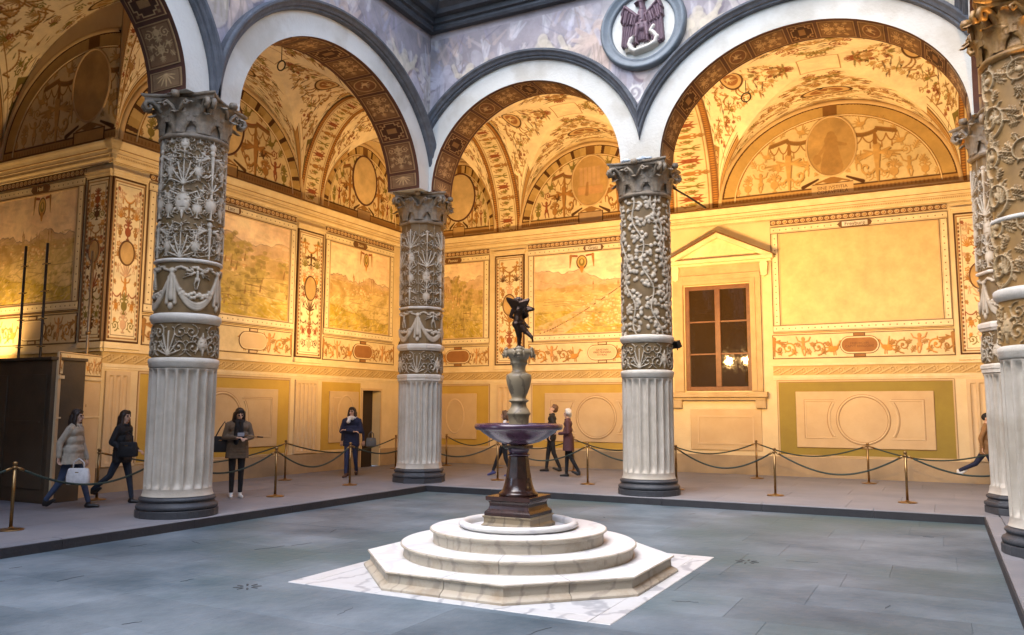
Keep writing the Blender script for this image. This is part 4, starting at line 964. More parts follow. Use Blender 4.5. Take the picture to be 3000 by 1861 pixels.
cw = Wall((-9.9, 0, 0), (0, 1, 0), (1, 0, 0), 'loggia_wall', 'unseen plain wall added outside the left edge to block sky light'); cw.boxes('wall_plaster', [(-24, -5.9, 0, 10.95, -.4, 0)], M['dado'])  # added out of view to keep sky light out of the left passage
cx = Wall((0, -13.3, 0), (1, 0, 0), (0, 1, 0), 'loggia_wall', 'unseen cross wall added behind the near left bay to block sky light'); cx.boxes('wall_plaster', [(-10, -.46, 0, 10.95, -.4, 0)], M['dado'])  # added cross wall, unseen, stops sky light leaking into the near bay
# ------------------------------------------------------------------ painted vaults
def vault(label, A, B, C_, D, zs, h, seeds=(0, 1, 2, 0)):
    """A,B,C,D corners anticlockwise (x,y); spring heights zs per corner; four webs"""
    t = thing('cross_vault', label, 'vault', (0, 0, 0))
    P = [np.array(p, float) for p in (A, B, C_, D)]; n = 28
    def pos(u, v): return (1-u)*(1-v)*P[0]+u*(1-v)*P[1]+u*v*P[2]+(1-u)*v*P[3]
    def zsp(u, v): return (1-u)*(1-v)*zs[0]+u*(1-v)*zs[1]+u*v*zs[2]+(1-u)*v*zs[3]
    f = lambda q: math.sqrt(max(0, 1-(2*q-1)**2)); cs = lambda s: .5-.5*math.cos(math.pi*s)
    for w in range(4):
        V = []; UV = []; F3 = []; F4 = []; rows = []
        for r in range(n+1):      # row r: distance from the base; spans |su-.5| <= .5 - sv
            sv = .5*r/n; k = n-r; row = []
            for c in range(2*k+1):
                su = sv + (1-2*sv)*(c/(2*k) if k else 0)
                a, b = cs(su), cs(sv)
                u, v = ((a, b), (1-b, a), (1-a, 1-b), (b, 1-a))[w]
                xy = pos(u, v); row.append(len(V)); V.append((xy[0], xy[1], zsp(u, v)+h*f(a))); UV.append((su, 2*sv))
            rows.append(row)
        for r in range(n):
            a, b = rows[r], rows[r+1]; 
            for i in range(len(b)-1): F4.append((a[i+1], b[i], b[i+1], a[i+2]))
            F3.append((a[0], b[0], a[1])); F3.append((a[-2], b[-1], a[-1]))
        me = fast_mesh('vault_web', V, F4, F3, MI['web%d' % seeds[w]], True, UV)
        link('vault_web', me, t)
    return t
def barrel_strip(parent, name, a0, a1, b0, b1, za, zb, h, m, tile=1.2):
    """arched band between two bays: edges a0->b0 and a1->b1"""
    n = 40; a0, a1, b0, b1 = [np.array(p, float) for p in (a0, a1, b0, b1)]; V = np.zeros((2, n+1, 3)); U = np.zeros((2, n+1, 2))
    for i in range(n+1):
        s = .5-.5*math.cos(math.pi*i/n); z = za*(1-s)+zb*s+h*math.sqrt(max(0, 1-(2*s-1)**2))-.03
        for k, (p, q) in enumerate(((a0, b0), (a1, b1))):
            xy = p*(1-s)+q*s; V[k, i] = (xy[0], xy[1], z); U[k, i] = (i/n*9/tile, k)
    return grid(name, V, m, parent, smooth=True, uv=U)
ZW, ZA, HV = 7.25, 7.10, 2.55
YI = .45
va = vault('painted cross vault of the far corner bay, behind the middle octagonal column', (-4, .95), (-.45, YI), (-1.3, 6), (-4, 6), (ZW, ZA, ZW, ZW), HV, (0, 1, 2, 1))
vb = vault('painted cross vault seen through the smaller arch behind the fountain', (.45, YI), (5.15, YI), (4.3, 6), (-.4, 6), (ZA, ZA, ZW, ZW), HV, (0, 1, 2, 0))
vc = vault('painted cross vault with hanging rings seen through the widest arch', (6.05, YI), (11.7, YI), (11.65, 6), (5.78, 6), (ZA, ZA, ZW, ZW), HV, (1, 0, 2, 0))
vd = vault('painted cross vault over the bay behind the two right columns', (12.6, YI), (16.4, YI), (16.4, 6), (12.55, 6), (ZA, ZW, ZW, ZW), HV, (1, 0, 2, 0))
ve = vault('painted cross vault seen through the left arch, beside the wall with the doorway', (-4, -5.45), (-.45, -6.45), (-.45, -.45), (-4, .05), (ZW, ZA, ZA, ZW), HV, (1, 2, 0, 1))
vf = vault('dim painted cross vault over the near left bay, at the upper left corner', (-8, -13.3), (-.45, -13.3), (-.45, -5.5), (-8, -5.5), (ZA, ZA, ZA, ZW), 3.1, (1, 0, 2, 0))
vg = vault('painted cross vault of the right wing, beyond the nearest column', (12.6, -12), (16.4, -12), (16.4, -.45), (12.6, -.45), (ZA, ZW, ZW, ZA), HV, (1, 0, 2, 0))
for par, args in ((vb, ((-.45, YI), (.45, YI), (-1.3, 6), (-.4, 6))), (vc, ((5.15, YI), (6.05, YI), (4.3, 6), (5.78, 6))), (vd, ((11.7, YI), (12.6, YI), (11.65, 6), (12.55, 6)))):
    barrel_strip(par, 'rib_arch', *args, ZA, ZW, HV, MI['band2'])
barrel_strip(ve, 'rib_arch', (-.45, -.45), (-.45, YI), (-4, .05), (-4, .95), ZA, ZW, HV, MI['band2'])
barrel_strip(vf, 'rib_arch', (-.45, -7.35), (-.45, -6.45), (-4, -5.5), (-4, -5.45), ZA, ZW, HV, MI['band2'])
# wall above that rib, closing the step up to the higher near vault
n = 40; s = .5-.5*np.cos(np.pi*np.linspace(0, 1, n+1)); zz = ZA*(1-s)+ZW*s+HV*np.sqrt(np.clip(1-(2*s-1)**2, 0, 1))-.05
P = np.zeros((2, n+1, 3)); P[0, :, 0] = P[1, :, 0] = -.45-3.55*s; P[0, :, 1] = P[1, :, 1] = -7.33+1.85*s; P[0, :, 2] = zz; P[1, :, 2] = 10.9
grid('spandrel', P, M['dado'], vf, smooth=False)
# roof slab over the loggia so that no sky light comes through the vaults
for nm, (x0, x1, y0, y1) in (('left', (-10.4, .1, -26, 6.4)), ('back', (.1, 12.1, -.1, 6.4)), ('right', (12.1, 16.8, -26, 6.4))):
    MB().box(x0, x1, y0, y1, 10.62, 10.8).build('roof_slab', M['plaster'], vb)

# ------------------------------------------------------------------ arcade walls
def ell_z(a, b, x): return b*math.sqrt(max(0, 1-(x/a)**2))
ZS = 6.80
class Arcade:
    """wall on arches. local u along the wall, d towards the courtyard; front face at d=.45"""
    def __init__(s, o, U, N, label, u0, u1, arches, ztop=10.75, fres_uv=(0, 1)):
        s.w = Wall(o, U, N, 'arcade_wall', label, 'arcade'); w = s.w; s.arches = arches
        us = []; zb = []; us.append(u0)
        for (c, a, b) in arches:
            for t in np.linspace(math.pi, 0, 41): us.append(c+a*math.cos(t))
        us.append(u1)
        def zlow(u):
            for (c, a, b) in arches:
                if abs(u-c) < a-1e-6: return ZS+ell_z(a, b, u-c)
            return ZS
        us += list(np.arange(u0+.04, u1, .04)); us = np.array(sorted(us)); zl = np.array([zlow(u) for u in us])
        # front skin in white plaster up to the outer arch line, fresco above; both follow the arch
        def skin(name, lo, hi, d, m, uvf=None):
            P = np.zeros((2, len(us), 3)); P[0, :, 0] = P[1, :, 0] = us; P[0, :, 1] = lo; P[1, :, 1] = hi; P[:, :, 2] = d
            uv = None
            if uvf: uv = np.stack([(P[..., 0]-uvf[0])/16.0, (P[..., 1]-5.9)/4.6], -1)
            V = w.fn(P.reshape(-1, 3)).reshape(P.shape); return grid(name, V, m, w.t, smooth=False, uv=uv, flip=w.flip())
        mid = np.array([max([ZS+.0]+[ZS+ell_z(a+.57, b+.57, u-c) for (c, a, b) in arches if abs(u-c) < a+.57]) for u in us])
        mid = np.minimum(np.maximum(mid, zl), ztop)
        # split extra samples at crossings is not needed: mouldings cover the line
        skin('white_arch_face', zl, mid, .45, M['white_plaster']); skin('frescoed_wall', mid, np.full(len(us), ztop), .45, MI['facade'], (u0,))
        skin('inner_face', np.full(len(us), ztop), zl, -.45, M['dado'])
        w.boxes('impost', [(u, v, ZS-.002, ZS+.0, -.45, .45) for u, v in [(u0, arches[0][0]-arches[0][1])]+[(p[0]+p[1], q[0]-q[1]) for p, q in zip(arches, arches[1:])]+[(arches[-1][0]+arches[-1][1], u1)] if v-u > .02], M['white_plaster'])
        for i, (c, a, b) in enumerate(arches):
            # dark stone moulding round the arch, clipped where it meets its neighbour
            prof = [(.47, .45), (.47, .50), (.49, .535), (.525, .54), (.535, .575), (.58, .60), (.62, .645), (.66, .65), (.672, .62), (.685, .60), (.685, .45)]
            lo = (arches[i-1][0]+arches[i-1][1]+c-a)/2 if i else u0; hi = (arches[i+1][0]-arches[i+1][1]+c+a)/2 if i < len(arches)-1 else u1
            rings = []
            for k, d in prof:
                T = np.linspace(math.pi, 0, 61); R = []
                x0 = max(-1, (lo-c)/(a+k)); x1 = min(1, (hi-c)/(a+k)); T = np.linspace(math.acos(x0), math.acos(x1), 61)
                rings.append([(c+(a+k)*math.cos(t), max(ZS+.05, ZS+(b+k)*math.sin(t)), d) for t in T])
            P = np.array(rings); F = [list(f) for f in grid_faces(len(prof), 61)]
            if not w.flip(): F = [f[::-1] for f in F]
            MB().add(P.reshape(-1, 3), F).build('arch_moulding', M['serena'], w.t, 0, w.fn)
            # soffit: dark red ground with painted panels proud of it
            T = np.linspace(math.pi, 0, 61); V = np.array([[(c+a*math.cos(t), ZS+b*math.sin(t), d) for t in T] for d in (.448, -.45)])
            so = grid('soffit', w.fn(V.reshape(-1, 3)).reshape(V.shape), M['soffit'], w.t, smooth=True)
            kinds = [3, 0, 1, 0, 2, 0, 1, 0, 2, 0, 1, 0, 3]; lens = [.45, 1.0, .72, 1.0, .72, 1.0, .72, 1.0, .72, 1.0, .72, 1.0, .45]; tot = sum(lens)+.1*14; t = .1
            arcT = np.linspace(0, 1, 400); pts = np.stack([c-a*np.cos(np.pi*arcT), ZS+b*np.sin(np.pi*arcT)], 1); L = np.concatenate([[0], np.cumsum(np.hypot(*np.diff(pts, axis=0).T))]); L /= L[-1]
            for kd, ln in zip(kinds, lens):
                q = np.interp(np.linspace(t/tot, (t+ln)/tot, 9), L, arcT); t += ln+.1; off = .012
                top = [[(c-(a-off)*math.cos(math.pi*z), ZS+(b-off)*math.sin(math.pi*z), d) for z in q] for d in (.36, -.36)]
                edge = [[(c-a*math.cos(math.pi*z), ZS+b*math.sin(math.pi*z), d) for z in q] for d in (.362, -.362)]
                P = np.array([edge[0], top[0], top[1], edge[1]]); uv = np.zeros((4, 9, 2)); uv[..., 1] = np.linspace(0, 1, 9); uv[0:2, :, 0] = 0; uv[2:, :, 0] = 1
                grid('soffit_panel', w.fn(P.reshape(-1, 3)).reshape(P.shape), MI['panel%d' % kd], so, smooth=False, uv=uv)
    def top(s, u0, u1, z=10.45, ends=(0, 0), zt=14.5):
        w = s.w
        prof = [(z, .45), (z, .60), (z+.06, .63), (z+.12, .63), (z+.14, .70), (z+.26, .72), (z+.27, .86), (z+.36, .90), (z+.46, 1.04), (z+.60, 1.08), (z+.61, .5)]
        P = np.array([[(u0-ends[0]*d, zz, d), (u1+ends[1]*d, zz, d)] for zz, d in prof]); F = [list(f) for f in grid_faces(len(prof), 2)]
        if not w.flip(): F = [f[::-1] for f in F]
        MB().add(P.reshape(-1, 3), F).build('entablature', M['serena_dark'], w.t, 0, w.fn)
        w.boxes('upper_wall', [(u0, u1, z+.05, zt, -.3, .44)], M['white_plaster'])
ab = Arcade((0, 0, 0), (1, 0, 0), (0, -1, 0), 'arcade wall with the eagle roundel above the two arches behind the fountain', .45, 11.69, [(2.88, 2.36, 2.24), (8.87, 2.78, 2.30)])
ab.top(0, 12.14, 10.66, (-1, -1))
al = Arcade((0, 0, 0), (0, 1, 0), (1, 0, 0), 'arcade wall receding over the two left columns', -24, -.45, [(-17.2, 2.85, 2.28), (-10.34, 2.85, 2.28), (-3.6, 2.76, 2.24)])
al.top(-24, 0, 10.66, (0, -1))
ar = Arcade((12.14, 0, 0), (0, 1, 0), (-1, 0, 0), 'arcade wall over the two columns at the right edge', -24, -.45, [(-15.6, 2.4, 2.2), (-10.2, 1.72, 2.0), (-6.4, 1.56, 1.9), (-2.2, 1.70, 2.0)])
ar.top(-24, 0, 10.66, (0, -1))
fw = Wall((0, -24, 0), (1, 0, 0), (0, 1, 0), 'sky_block_wall', 'unseen plain wall added behind the viewer to cut sky light'); fw.boxes('upper_wall', [(-4, 16.4, 3.0, 12.5, -.4, 0)], M['white_plaster']); fw.boxes('wall_plaster', [(-4, 16.4, 0, 2.99, -.4, 0)], M['dado2'])  # added behind the camera to cut the light from the low sky
# ------------------------------------------------------------------ eagle roundel (carved relief in a grey stone ring)
def eagle_relief():
    cv = Cv(2.0, 2.0, 130); wh = Cv(2.0, 2.0, 130); cx = 1.0
    def f(c, p, q, r0, r1, k=1.0): c.seg((cx+p[0], 1+p[1]), (cx+q[0], 1+q[1]), r0, r1, k)
    e = cv
    f(e, (0, .42), (0, -.05), .15, .17, .9); f(e, (.02, .5), (-.02, .68), .1, .085, .9); e.ell((cx-.03, 1.74), .105, .09, 1.0); f(e, (-.1, .74), (-.2, .69), .05, .012, 1)
    for k in range(5): f(e, (-.06+.045*k, .82), (-.09+.06*k, .93), .02, .012, .9)
    for k in range(4): e.ell((cx-.07+.05*(k % 3), 1.3-.09*k), .075, .075, 1.0)
    for m in (-1, 1):
        for k in range(11):   # flight feathers
            t = k/10; a = (m*(.16+.42*t*.9), .34+.26*t); b = (m*(.33+.30*t**.8), -.62+.1*t+.02*math.sin(k*2)); f(e, a, b, .05, .028, .62+.14*(k % 2))
        for k in range(7): t = k/6; f(e, (m*(.12+.42*t), .33+.24*t), (m*(.2+.42*t), .02+.2*t), .055, .04, .92-.1*(k % 2))
        f(e, (m*.14, .3), (m*.5, .66), .08, .07, 1.0); f(e, (m*.5, .66), (m*.6, .45), .07, .05, 1.0)
        for k in range(4): f(e, (m*(.15+.09*k), .28+.05*k), (m*(.2+.11*k), .05+.02*k), .05, .045, 1.0)
        f(e, (m*.13, .02), (m*.17, -.32), .13, .075, .95); f(e, (m*.17, -.32), (m*.17, -.47), .055, .05, .9)
        for k in range(3): f(e, (m*.17, -.47), (m*(.09+.08*k), -.56), .03, .018, .9)
    for k in range(5): f(e, (-.08+.04*k, -.1), (-.1+.05*k, -.42), .04, .03, .6)
    w = wh
    pts = [(-.33, -.36), (-.39, -.5), (-.33, -.66), (-.22, -.74), (0, -.7), (.22, -.66), (.4, -.58), (.46, -.44), (.36, -.3), (.28, -.22), (.36, -.1)]
    for p, q in zip(pts, pts[1:]): f(w, p, q, .1, .095, .9)
    w.ell((1-.3, 1-.32), .09, .07, .8); f(w, (-.3, -.3), (-.16, -.24), .035, .02, .8); w.ell((1.36, 1-.08), .075, .06, .8)
    for k in range(6): f(w, (-.16+.02*k, -.62-.02*k), (.3-.02*k, -.52-.035*k), .03, .02, .7)
    for k in range(4): f(w, (-.4, -.55-.05*k), (-.52, -.6-.04*k), .025, .015, .6)
    return cv.a, wh.a
def roundel(arc, uc, zc, R):
    w = arc.w; d0 = .45
    bk = w.disc('roundel', (uc, zc), R*.8, R*.8, d0, d0+.02, M['white_plaster'], uv=False, n=64)
    prof = [(.76, .02), (.77, .07), (.80, .10), (.83, .085), (.86, .085), (.93, .13), (.965, .15), (1.0, .14), (1.03, .10), (1.04, .03), (1.04, 0)]
    T = np.arange(72)*2*math.pi/72; P = np.array([[(uc+R*k*math.cos(t), zc+R*k*math.sin(t), d0+d) for t in T] for k, d in prof]); F = [list(f) for f in grid_faces(len(prof), 72, True)]
    if not w.flip(): F = [f[::-1] for f in F]
    MB().add(P.reshape(-1, 3), F, True).build('roundel_ring', mat('blue_grey_stone', (.16, .185, .20), (.12, .135, .145), .6, 6, .3, 30), bk, 0, w.fn)
    E, W_ = eagle_relief(); h, wd = E.shape; s = R*.79/1.0
    X = (np.arange(wd)+.5)/130-1; Y = (np.arange(h)+.5)/130-1
    for nm, A, Bm, m in (('eagle', E, None, mat('purple_brown_paint', (.17, .10, .115), (.12, .07, .085), .55, 12, .3, 60)), ('serpent', W_, E, M['stucco'])):
        ii = np.arange(h*wd).reshape(h, wd); P = np.stack([np.broadcast_to(uc+X[None, :]*s, (h, wd)), np.broadcast_to(zc+Y[:, None]*s, (h, wd)), d0+.018+A*.17], -1)
        f = grid_faces(h, wd); q = A.ravel()[f].max(1) > .02
        if Bm is not None: q &= ~((Bm.ravel()[f].max(1) > A.ravel()[f].max(1)))
        f = f[q]; used, inv = np.unique(f, return_inverse=True); f = inv.reshape(f.shape)
        if w.flip(): f = f[:, ::-1]
        link(nm, fast_mesh(nm, w.fn(P.reshape(-1, 3)[used]), f, None, m, True), bk)
    return bk
roundel(ab, 5.78, 9.68, .90)
# ------------------------------------------------------------------ columns
RC = .515
def relief_zone(kind, W, H, ppm=80, seed=1):
    """height map of one stucco zone, unrolled"""
    random.seed(seed); cv = Cv(W, H, ppm, None, True); cv.th = .52; rg = np.random.default_rng(seed)
    if kind == 'grot':
        n = 7; w = W/n; tiers = [(.02, .62, g_term), (.66, .52, g_mask), (1.22, .62, g_term), (1.74, .30, g_mask)] if H > 1.9 else [(.02, H*.6, g_term)]
        for i in range(n):
            x = (i+.5)*w
            for k, (y, s, f) in enumerate(tiers):
                ff = f if (i+k) % 2 == 0 else (g_vase if k % 2 else g_palm)
                paint(cv, ff, x, y, s*(.62 if ff is g_palm else 1), 0, 1, 1.0)
                for m in (-1, 1):
                    paint(cv, g_scroll, x+m*w*.3, y+.02, s*.42, m*.3, m, .8); paint(cv, g_scroll, x+m*w*.28, y+s*.9, s*.36, math.pi-m*.4, m, .8); paint(cv, g_leaf, x+m*w*.42, y+s*.45, s*.36, 0, m, .75)
            for k in range(4): paint(cv, g_garl, x+w/2, .3+k*.6, w*.62, 0, 1, .8); paint(cv, g_vase, x+w/2, .04+k*.62, .36, 0, 1, .9); paint(cv, g_bird, x+w/2-.06, .44+k*.62, .2, 0, 1, .85)
            for k in range(26):
                yy = H*rg.random(); cv.seg((x+w*(rg.random()-.5), yy), (x+w*(rg.random()-.5)*.6, yy+rg.uniform(.03, .09)), .008, .012, .55)
    elif kind == 'cand':       # candelabra in each of eight facets
        n = 8; w = W/n; fs = [g_term, g_vase, g_mask, g_palm]
        for i in range(n):
            x = (i+.5)*w; y = .04; k = 0
            while y < H-.25:
                s = min(.5, H-y-.02); paint(cv, fs[(k+(i % 2)) % 4], x, y, s*.84, 0, 1, 1.0)
                for m in (-1, 1): paint(cv, g_scroll, x+m*w*.27, y+.0, s*.34, m*.2, m, .85); paint(cv, g_scroll, x+m*w*.25, y+s*.84, s*.3, math.pi, m, .85)
                y += s*.9; k += 1
            cv.seg((i*w, .02), (i*w, H-.02), .012, .012, .35)
    elif kind == 'vine':
        for k in range(8):
            x = k*W/7; y = 0; pts = []
            ph = rg.uniform(0, 6)
            for j in range(40): pts.append((x+.62*j/40*1.0-.1+.07*math.sin(j*.5+ph), H*j/39))
            for p, q in zip(pts, pts[1:]):
                px, qx = p[0] % W, q[0] % W
                if abs(px-qx) < 1: cv.seg((px, p[1]), (qx, q[1]), .02, .02, .75)
            for j in range(1, 39, 2):
                for m in (-1, 1):
                    a = pts[j]; L = rg.uniform(.07, .16); an = rg.uniform(-.7, .7)+ (0 if m > 0 else math.pi); bx, by = (a[0]+L*math.cos(an)) % W, a[1]+L*math.sin(an)*.8
                    if abs(bx-(a[0] % W)) < 1: cv.seg((a[0] % W, a[1]), (bx, by), .012, .009, .55)
                    cv.ell((bx, by), rg.uniform(.045, .062), rg.uniform(.036, .05), rg.uniform(.75, 1.0), rg.uniform(0, 3))
        for i in range(520): cv.ell((W*rg.random(), H*rg.random()), rg.uniform(.042, .064), rg.uniform(.036, .05), rg.uniform(.6, .95), rg.uniform(0, 3))
    elif kind == 'scroll':     # foliage scrolls with birds and figures
        for i in range(6):
            for j in range(int(H/.5)+1):
                x = (i+.5)*W/6+(.12 if j % 2 else 0); y = .03+j*.5; m = 1 if (i+j) % 2 else -1
                paint(cv, g_scroll, x, y, .46, .2*m, m, 1.0); paint(cv, [g_bird, g_fig, g_palm, g_mask][(i+j) % 4], x+.06*m, y+.15, .24, 0, m, .95)
                for k in range(4): paint(cv, g_leaf, x+.2*math.cos(k*1.6), y+.24+.2*math.sin(k*1.6), .22, k*1.6-1.2, m, .85)
        for i in range(110): paint(cv, g_leaf, W*rg.random(), H*rg.random(), rg.uniform(.12, .2), rg.uniform(0, 6), 1, .7)
    elif kind == 'swag':       # drapery swags, tassels and seated children
        n = 4; w = W/n
        for i in range(n):
            x = (i+.5)*w
            for r_ in (0, .035, .07): 
                pts = [(x+w*.5*t, H*.42-(.2+r_)*(1-t*t)+.3*t*t) for t in np.linspace(-1, 1, 15)]
                for p, q in zip(pts, pts[1:]): cv.seg(p, q, .034, .034, .8)
            for t in np.linspace(-.8, .8, 13): 
                for q in range(2): cv.ell((x+w*.4*t, H*.46-.1*(1-t*t)+rg.normal(0, .02)), .036, .034, 1.0)
            g_fig(Pen(cv, x, H*.46, .4, 0, 1, 1.0), i % 2 == 0, 'up' if i % 2 else 'side')
            xb = x+w/2; cv.seg((xb, H*.78), (xb, H*.3), .03, .055, .9); cv.seg((xb-.05, H*.7), (xb-.07, H*.2), .02, .035, .85); cv.seg((xb+.05, H*.7), (xb+.07, H*.2), .02, .035, .85); cv.ell((xb, H*.14), .05, .06, 1.0); cv.ell((xb, H*.82), .06, .05, 1.0)
            for t in np.linspace(-1, 1, 9): cv.seg((x+w*.42*t, H*.86+.03*math.cos(t*9)), (x+w*.42*t+.08, H*.86+.03*math.cos(t*9+1)), .025, .025, .8)
    elif kind == 'frz':        # palmettes and scrolls
        n = 6; w = W/n
        for i in range(n):
            x = (i+.5)*w; paint(cv, g_palm if i % 2 else g_mask, x, .05, H*.62, 0, 1, 1.0)
            for m in (-1, 1): paint(cv, g_scroll, x+m*w*.34, .04, H*.45, .2*m, m, .9); paint(cv, g_scroll, x+m*w*.34, H-.04, H*.4, math.pi, m, .85)
    return np.clip(cv.a, 0, 1)
def oct_r(th, k):     # k=0 round, 1 octagon with the same mean radius
    a = (th + math.pi/8) % (math.pi/4) - math.pi/8
    return 1 + k*(1.035*math.cos(math.pi/8)/np.cos(a)*1.0 - 1)
def turned(parent, name, prof, m, k=0.0, n=64, close=False):
    th = np.arange(n)*2*math.pi/n; P = np.zeros((len(prof), n, 3))
    for i, (r, z) in enumerate(prof):
        rr = r*oct_r(th, k); P[i, :, 0] = rr*np.cos(th); P[i, :, 1] = rr*np.sin(th); P[i, :, 2] = z
    o = grid(name, P, m, parent, wrap=True, smooth=(k == 0))
    return o
def leaf_mesh(name, W, H, curl, lobes=4):
    """acanthus leaf standing along +Z, bending outwards along +X"""
    nv, nu = 13, 9; P = np.zeros((nv, nu, 3))
    for i in range(nv):
        t = i/(nv-1); wv = W*(.62+.5*math.sin(math.pi*min(t*1.05, 1))**.7)*(1-.72*max(0, t-.6)/.4)*(1+.16*math.cos(t*lobes*2*math.pi))
        z = H*math.sin(min(t, .86)/.86*math.pi/2)**.85 - (H*.16*((t-.86)/.14) if t > .86 else 0); x = curl*(t**3) + (.03 if t > .86 else 0)*(t-.86)/.14
        for j in range(nu):
            s = 2*j/(nu-1)-1; P[i, j] = (x - .035*s*s + .014*math.cos(s*3*math.pi), s*wv/2, z)
    return fast_mesh(name, P.reshape(-1, 3), grid_faces(nv, nu), None, None, True)
LEAF = {}
def capital(t, mt, z0=6.16, z1=6.80, k=0.0):
    bell = turned(t, 'capital', [(RC*.98, z0-.1), (RC*1.07, z0-.085), (RC*1.09, z0-.05), (RC*1.06, z0-.02), (RC*.98, z0), (RC*.95, z0+.05), (RC*.97, z0+.25), (RC*1.04, z0+.42), (RC*1.16, z0+.52), (RC*1.2, z0+.545)], mt, k)
    key = mt.name
    if key not in LEAF:
        LEAF[key] = (leaf_mesh('acanthus_leaf', .33, .33, .17), leaf_mesh('acanthus_leaf', .29, .31, .17))
        for me in LEAF[key]: me.materials.append(mt)
    for r, (n, z, me, off) in enumerate(((8, z0-.01, LEAF[key][0], 0), (8, z0+.17, LEAF[key][1], .5))):
        for i in range(n):
            a = (i+off)*2*math.pi/n + math.pi/8*0; o = link('acanthus_leaf', me, bell); q_ = RC*.97+.062+.018*r; o.location = (q_*math.cos(a), q_*math.sin(a), z); o.rotation_euler = (0, 0, a)
    # corner volutes
    for i in range(4):
        a = math.pi/4+i*math.pi/2; mb = MB()
        pts = [(.50, z0+.22), (.54, z0+.36), (.62, z0+.47), (.72, z0+.525), (.80, z0+.50), (.825, z0+.44), (.79, z0+.385), (.735, z0+.39), (.72, z0+.435), (.755, z0+.46)]
        for s in (-.05, .05):
            mb.tube([(r*math.cos(a)-s*math.sin(a), r*math.sin(a)+s*math.cos(a), z) for r, z in pts], [.045, .045, .042, .042, .042, .04, .036, .032, .028, .022], 8)
        mb.build('volute', mt, bell)
        b = i*math.pi/2; mb = MB(); 
        for s in (-1, 1):
            q = [(.58, s*.02, z0+.30), (.6, s*.09, z0+.42), (.62, s*.17, z0+.49), (.64, s*.22, z0+.455), (.64, s*.18, z0+.41), (.64, s*.15, z0+.44)]
            mb.tube([(x*math.cos(b)-y*math.sin(b), x*math.sin(b)+y*math.cos(b), z) for x, y, z in q], [.03, .032, .032, .03, .024, .018], 7)
        mb.lathe([(.0, z1-.10), (.06, z1-.1), (.075, z1-.05), (.06, z1+.0), (0, z1+.0)], 10, (.665*math.cos(b), .665*math.sin(b)), close=False); mb.build('volute', mt, bell)
    # concave sided abacus
    def ab(s, z):
        R = []
        for i in range(4):
            for u in np.linspace(-1, 1, 9)[:-1]:
                x = s-.115*(1-u*u); y = u*s
                if abs(u) == 1: y = u*(s-.05)
                b = i*math.pi/2; R.append((x*math.cos(b)-y*math.sin(b), x*math.sin(b)+y*math.cos(b), z))
        return R
    A = .655; MB().loft([ab(A*.93, z1-.105), ab(A*.94, z1-.06), ab(A*.985, z1-.045), ab(A, z1-.03), ab(A, z1-.004)], False).build('abacus', mt, t)
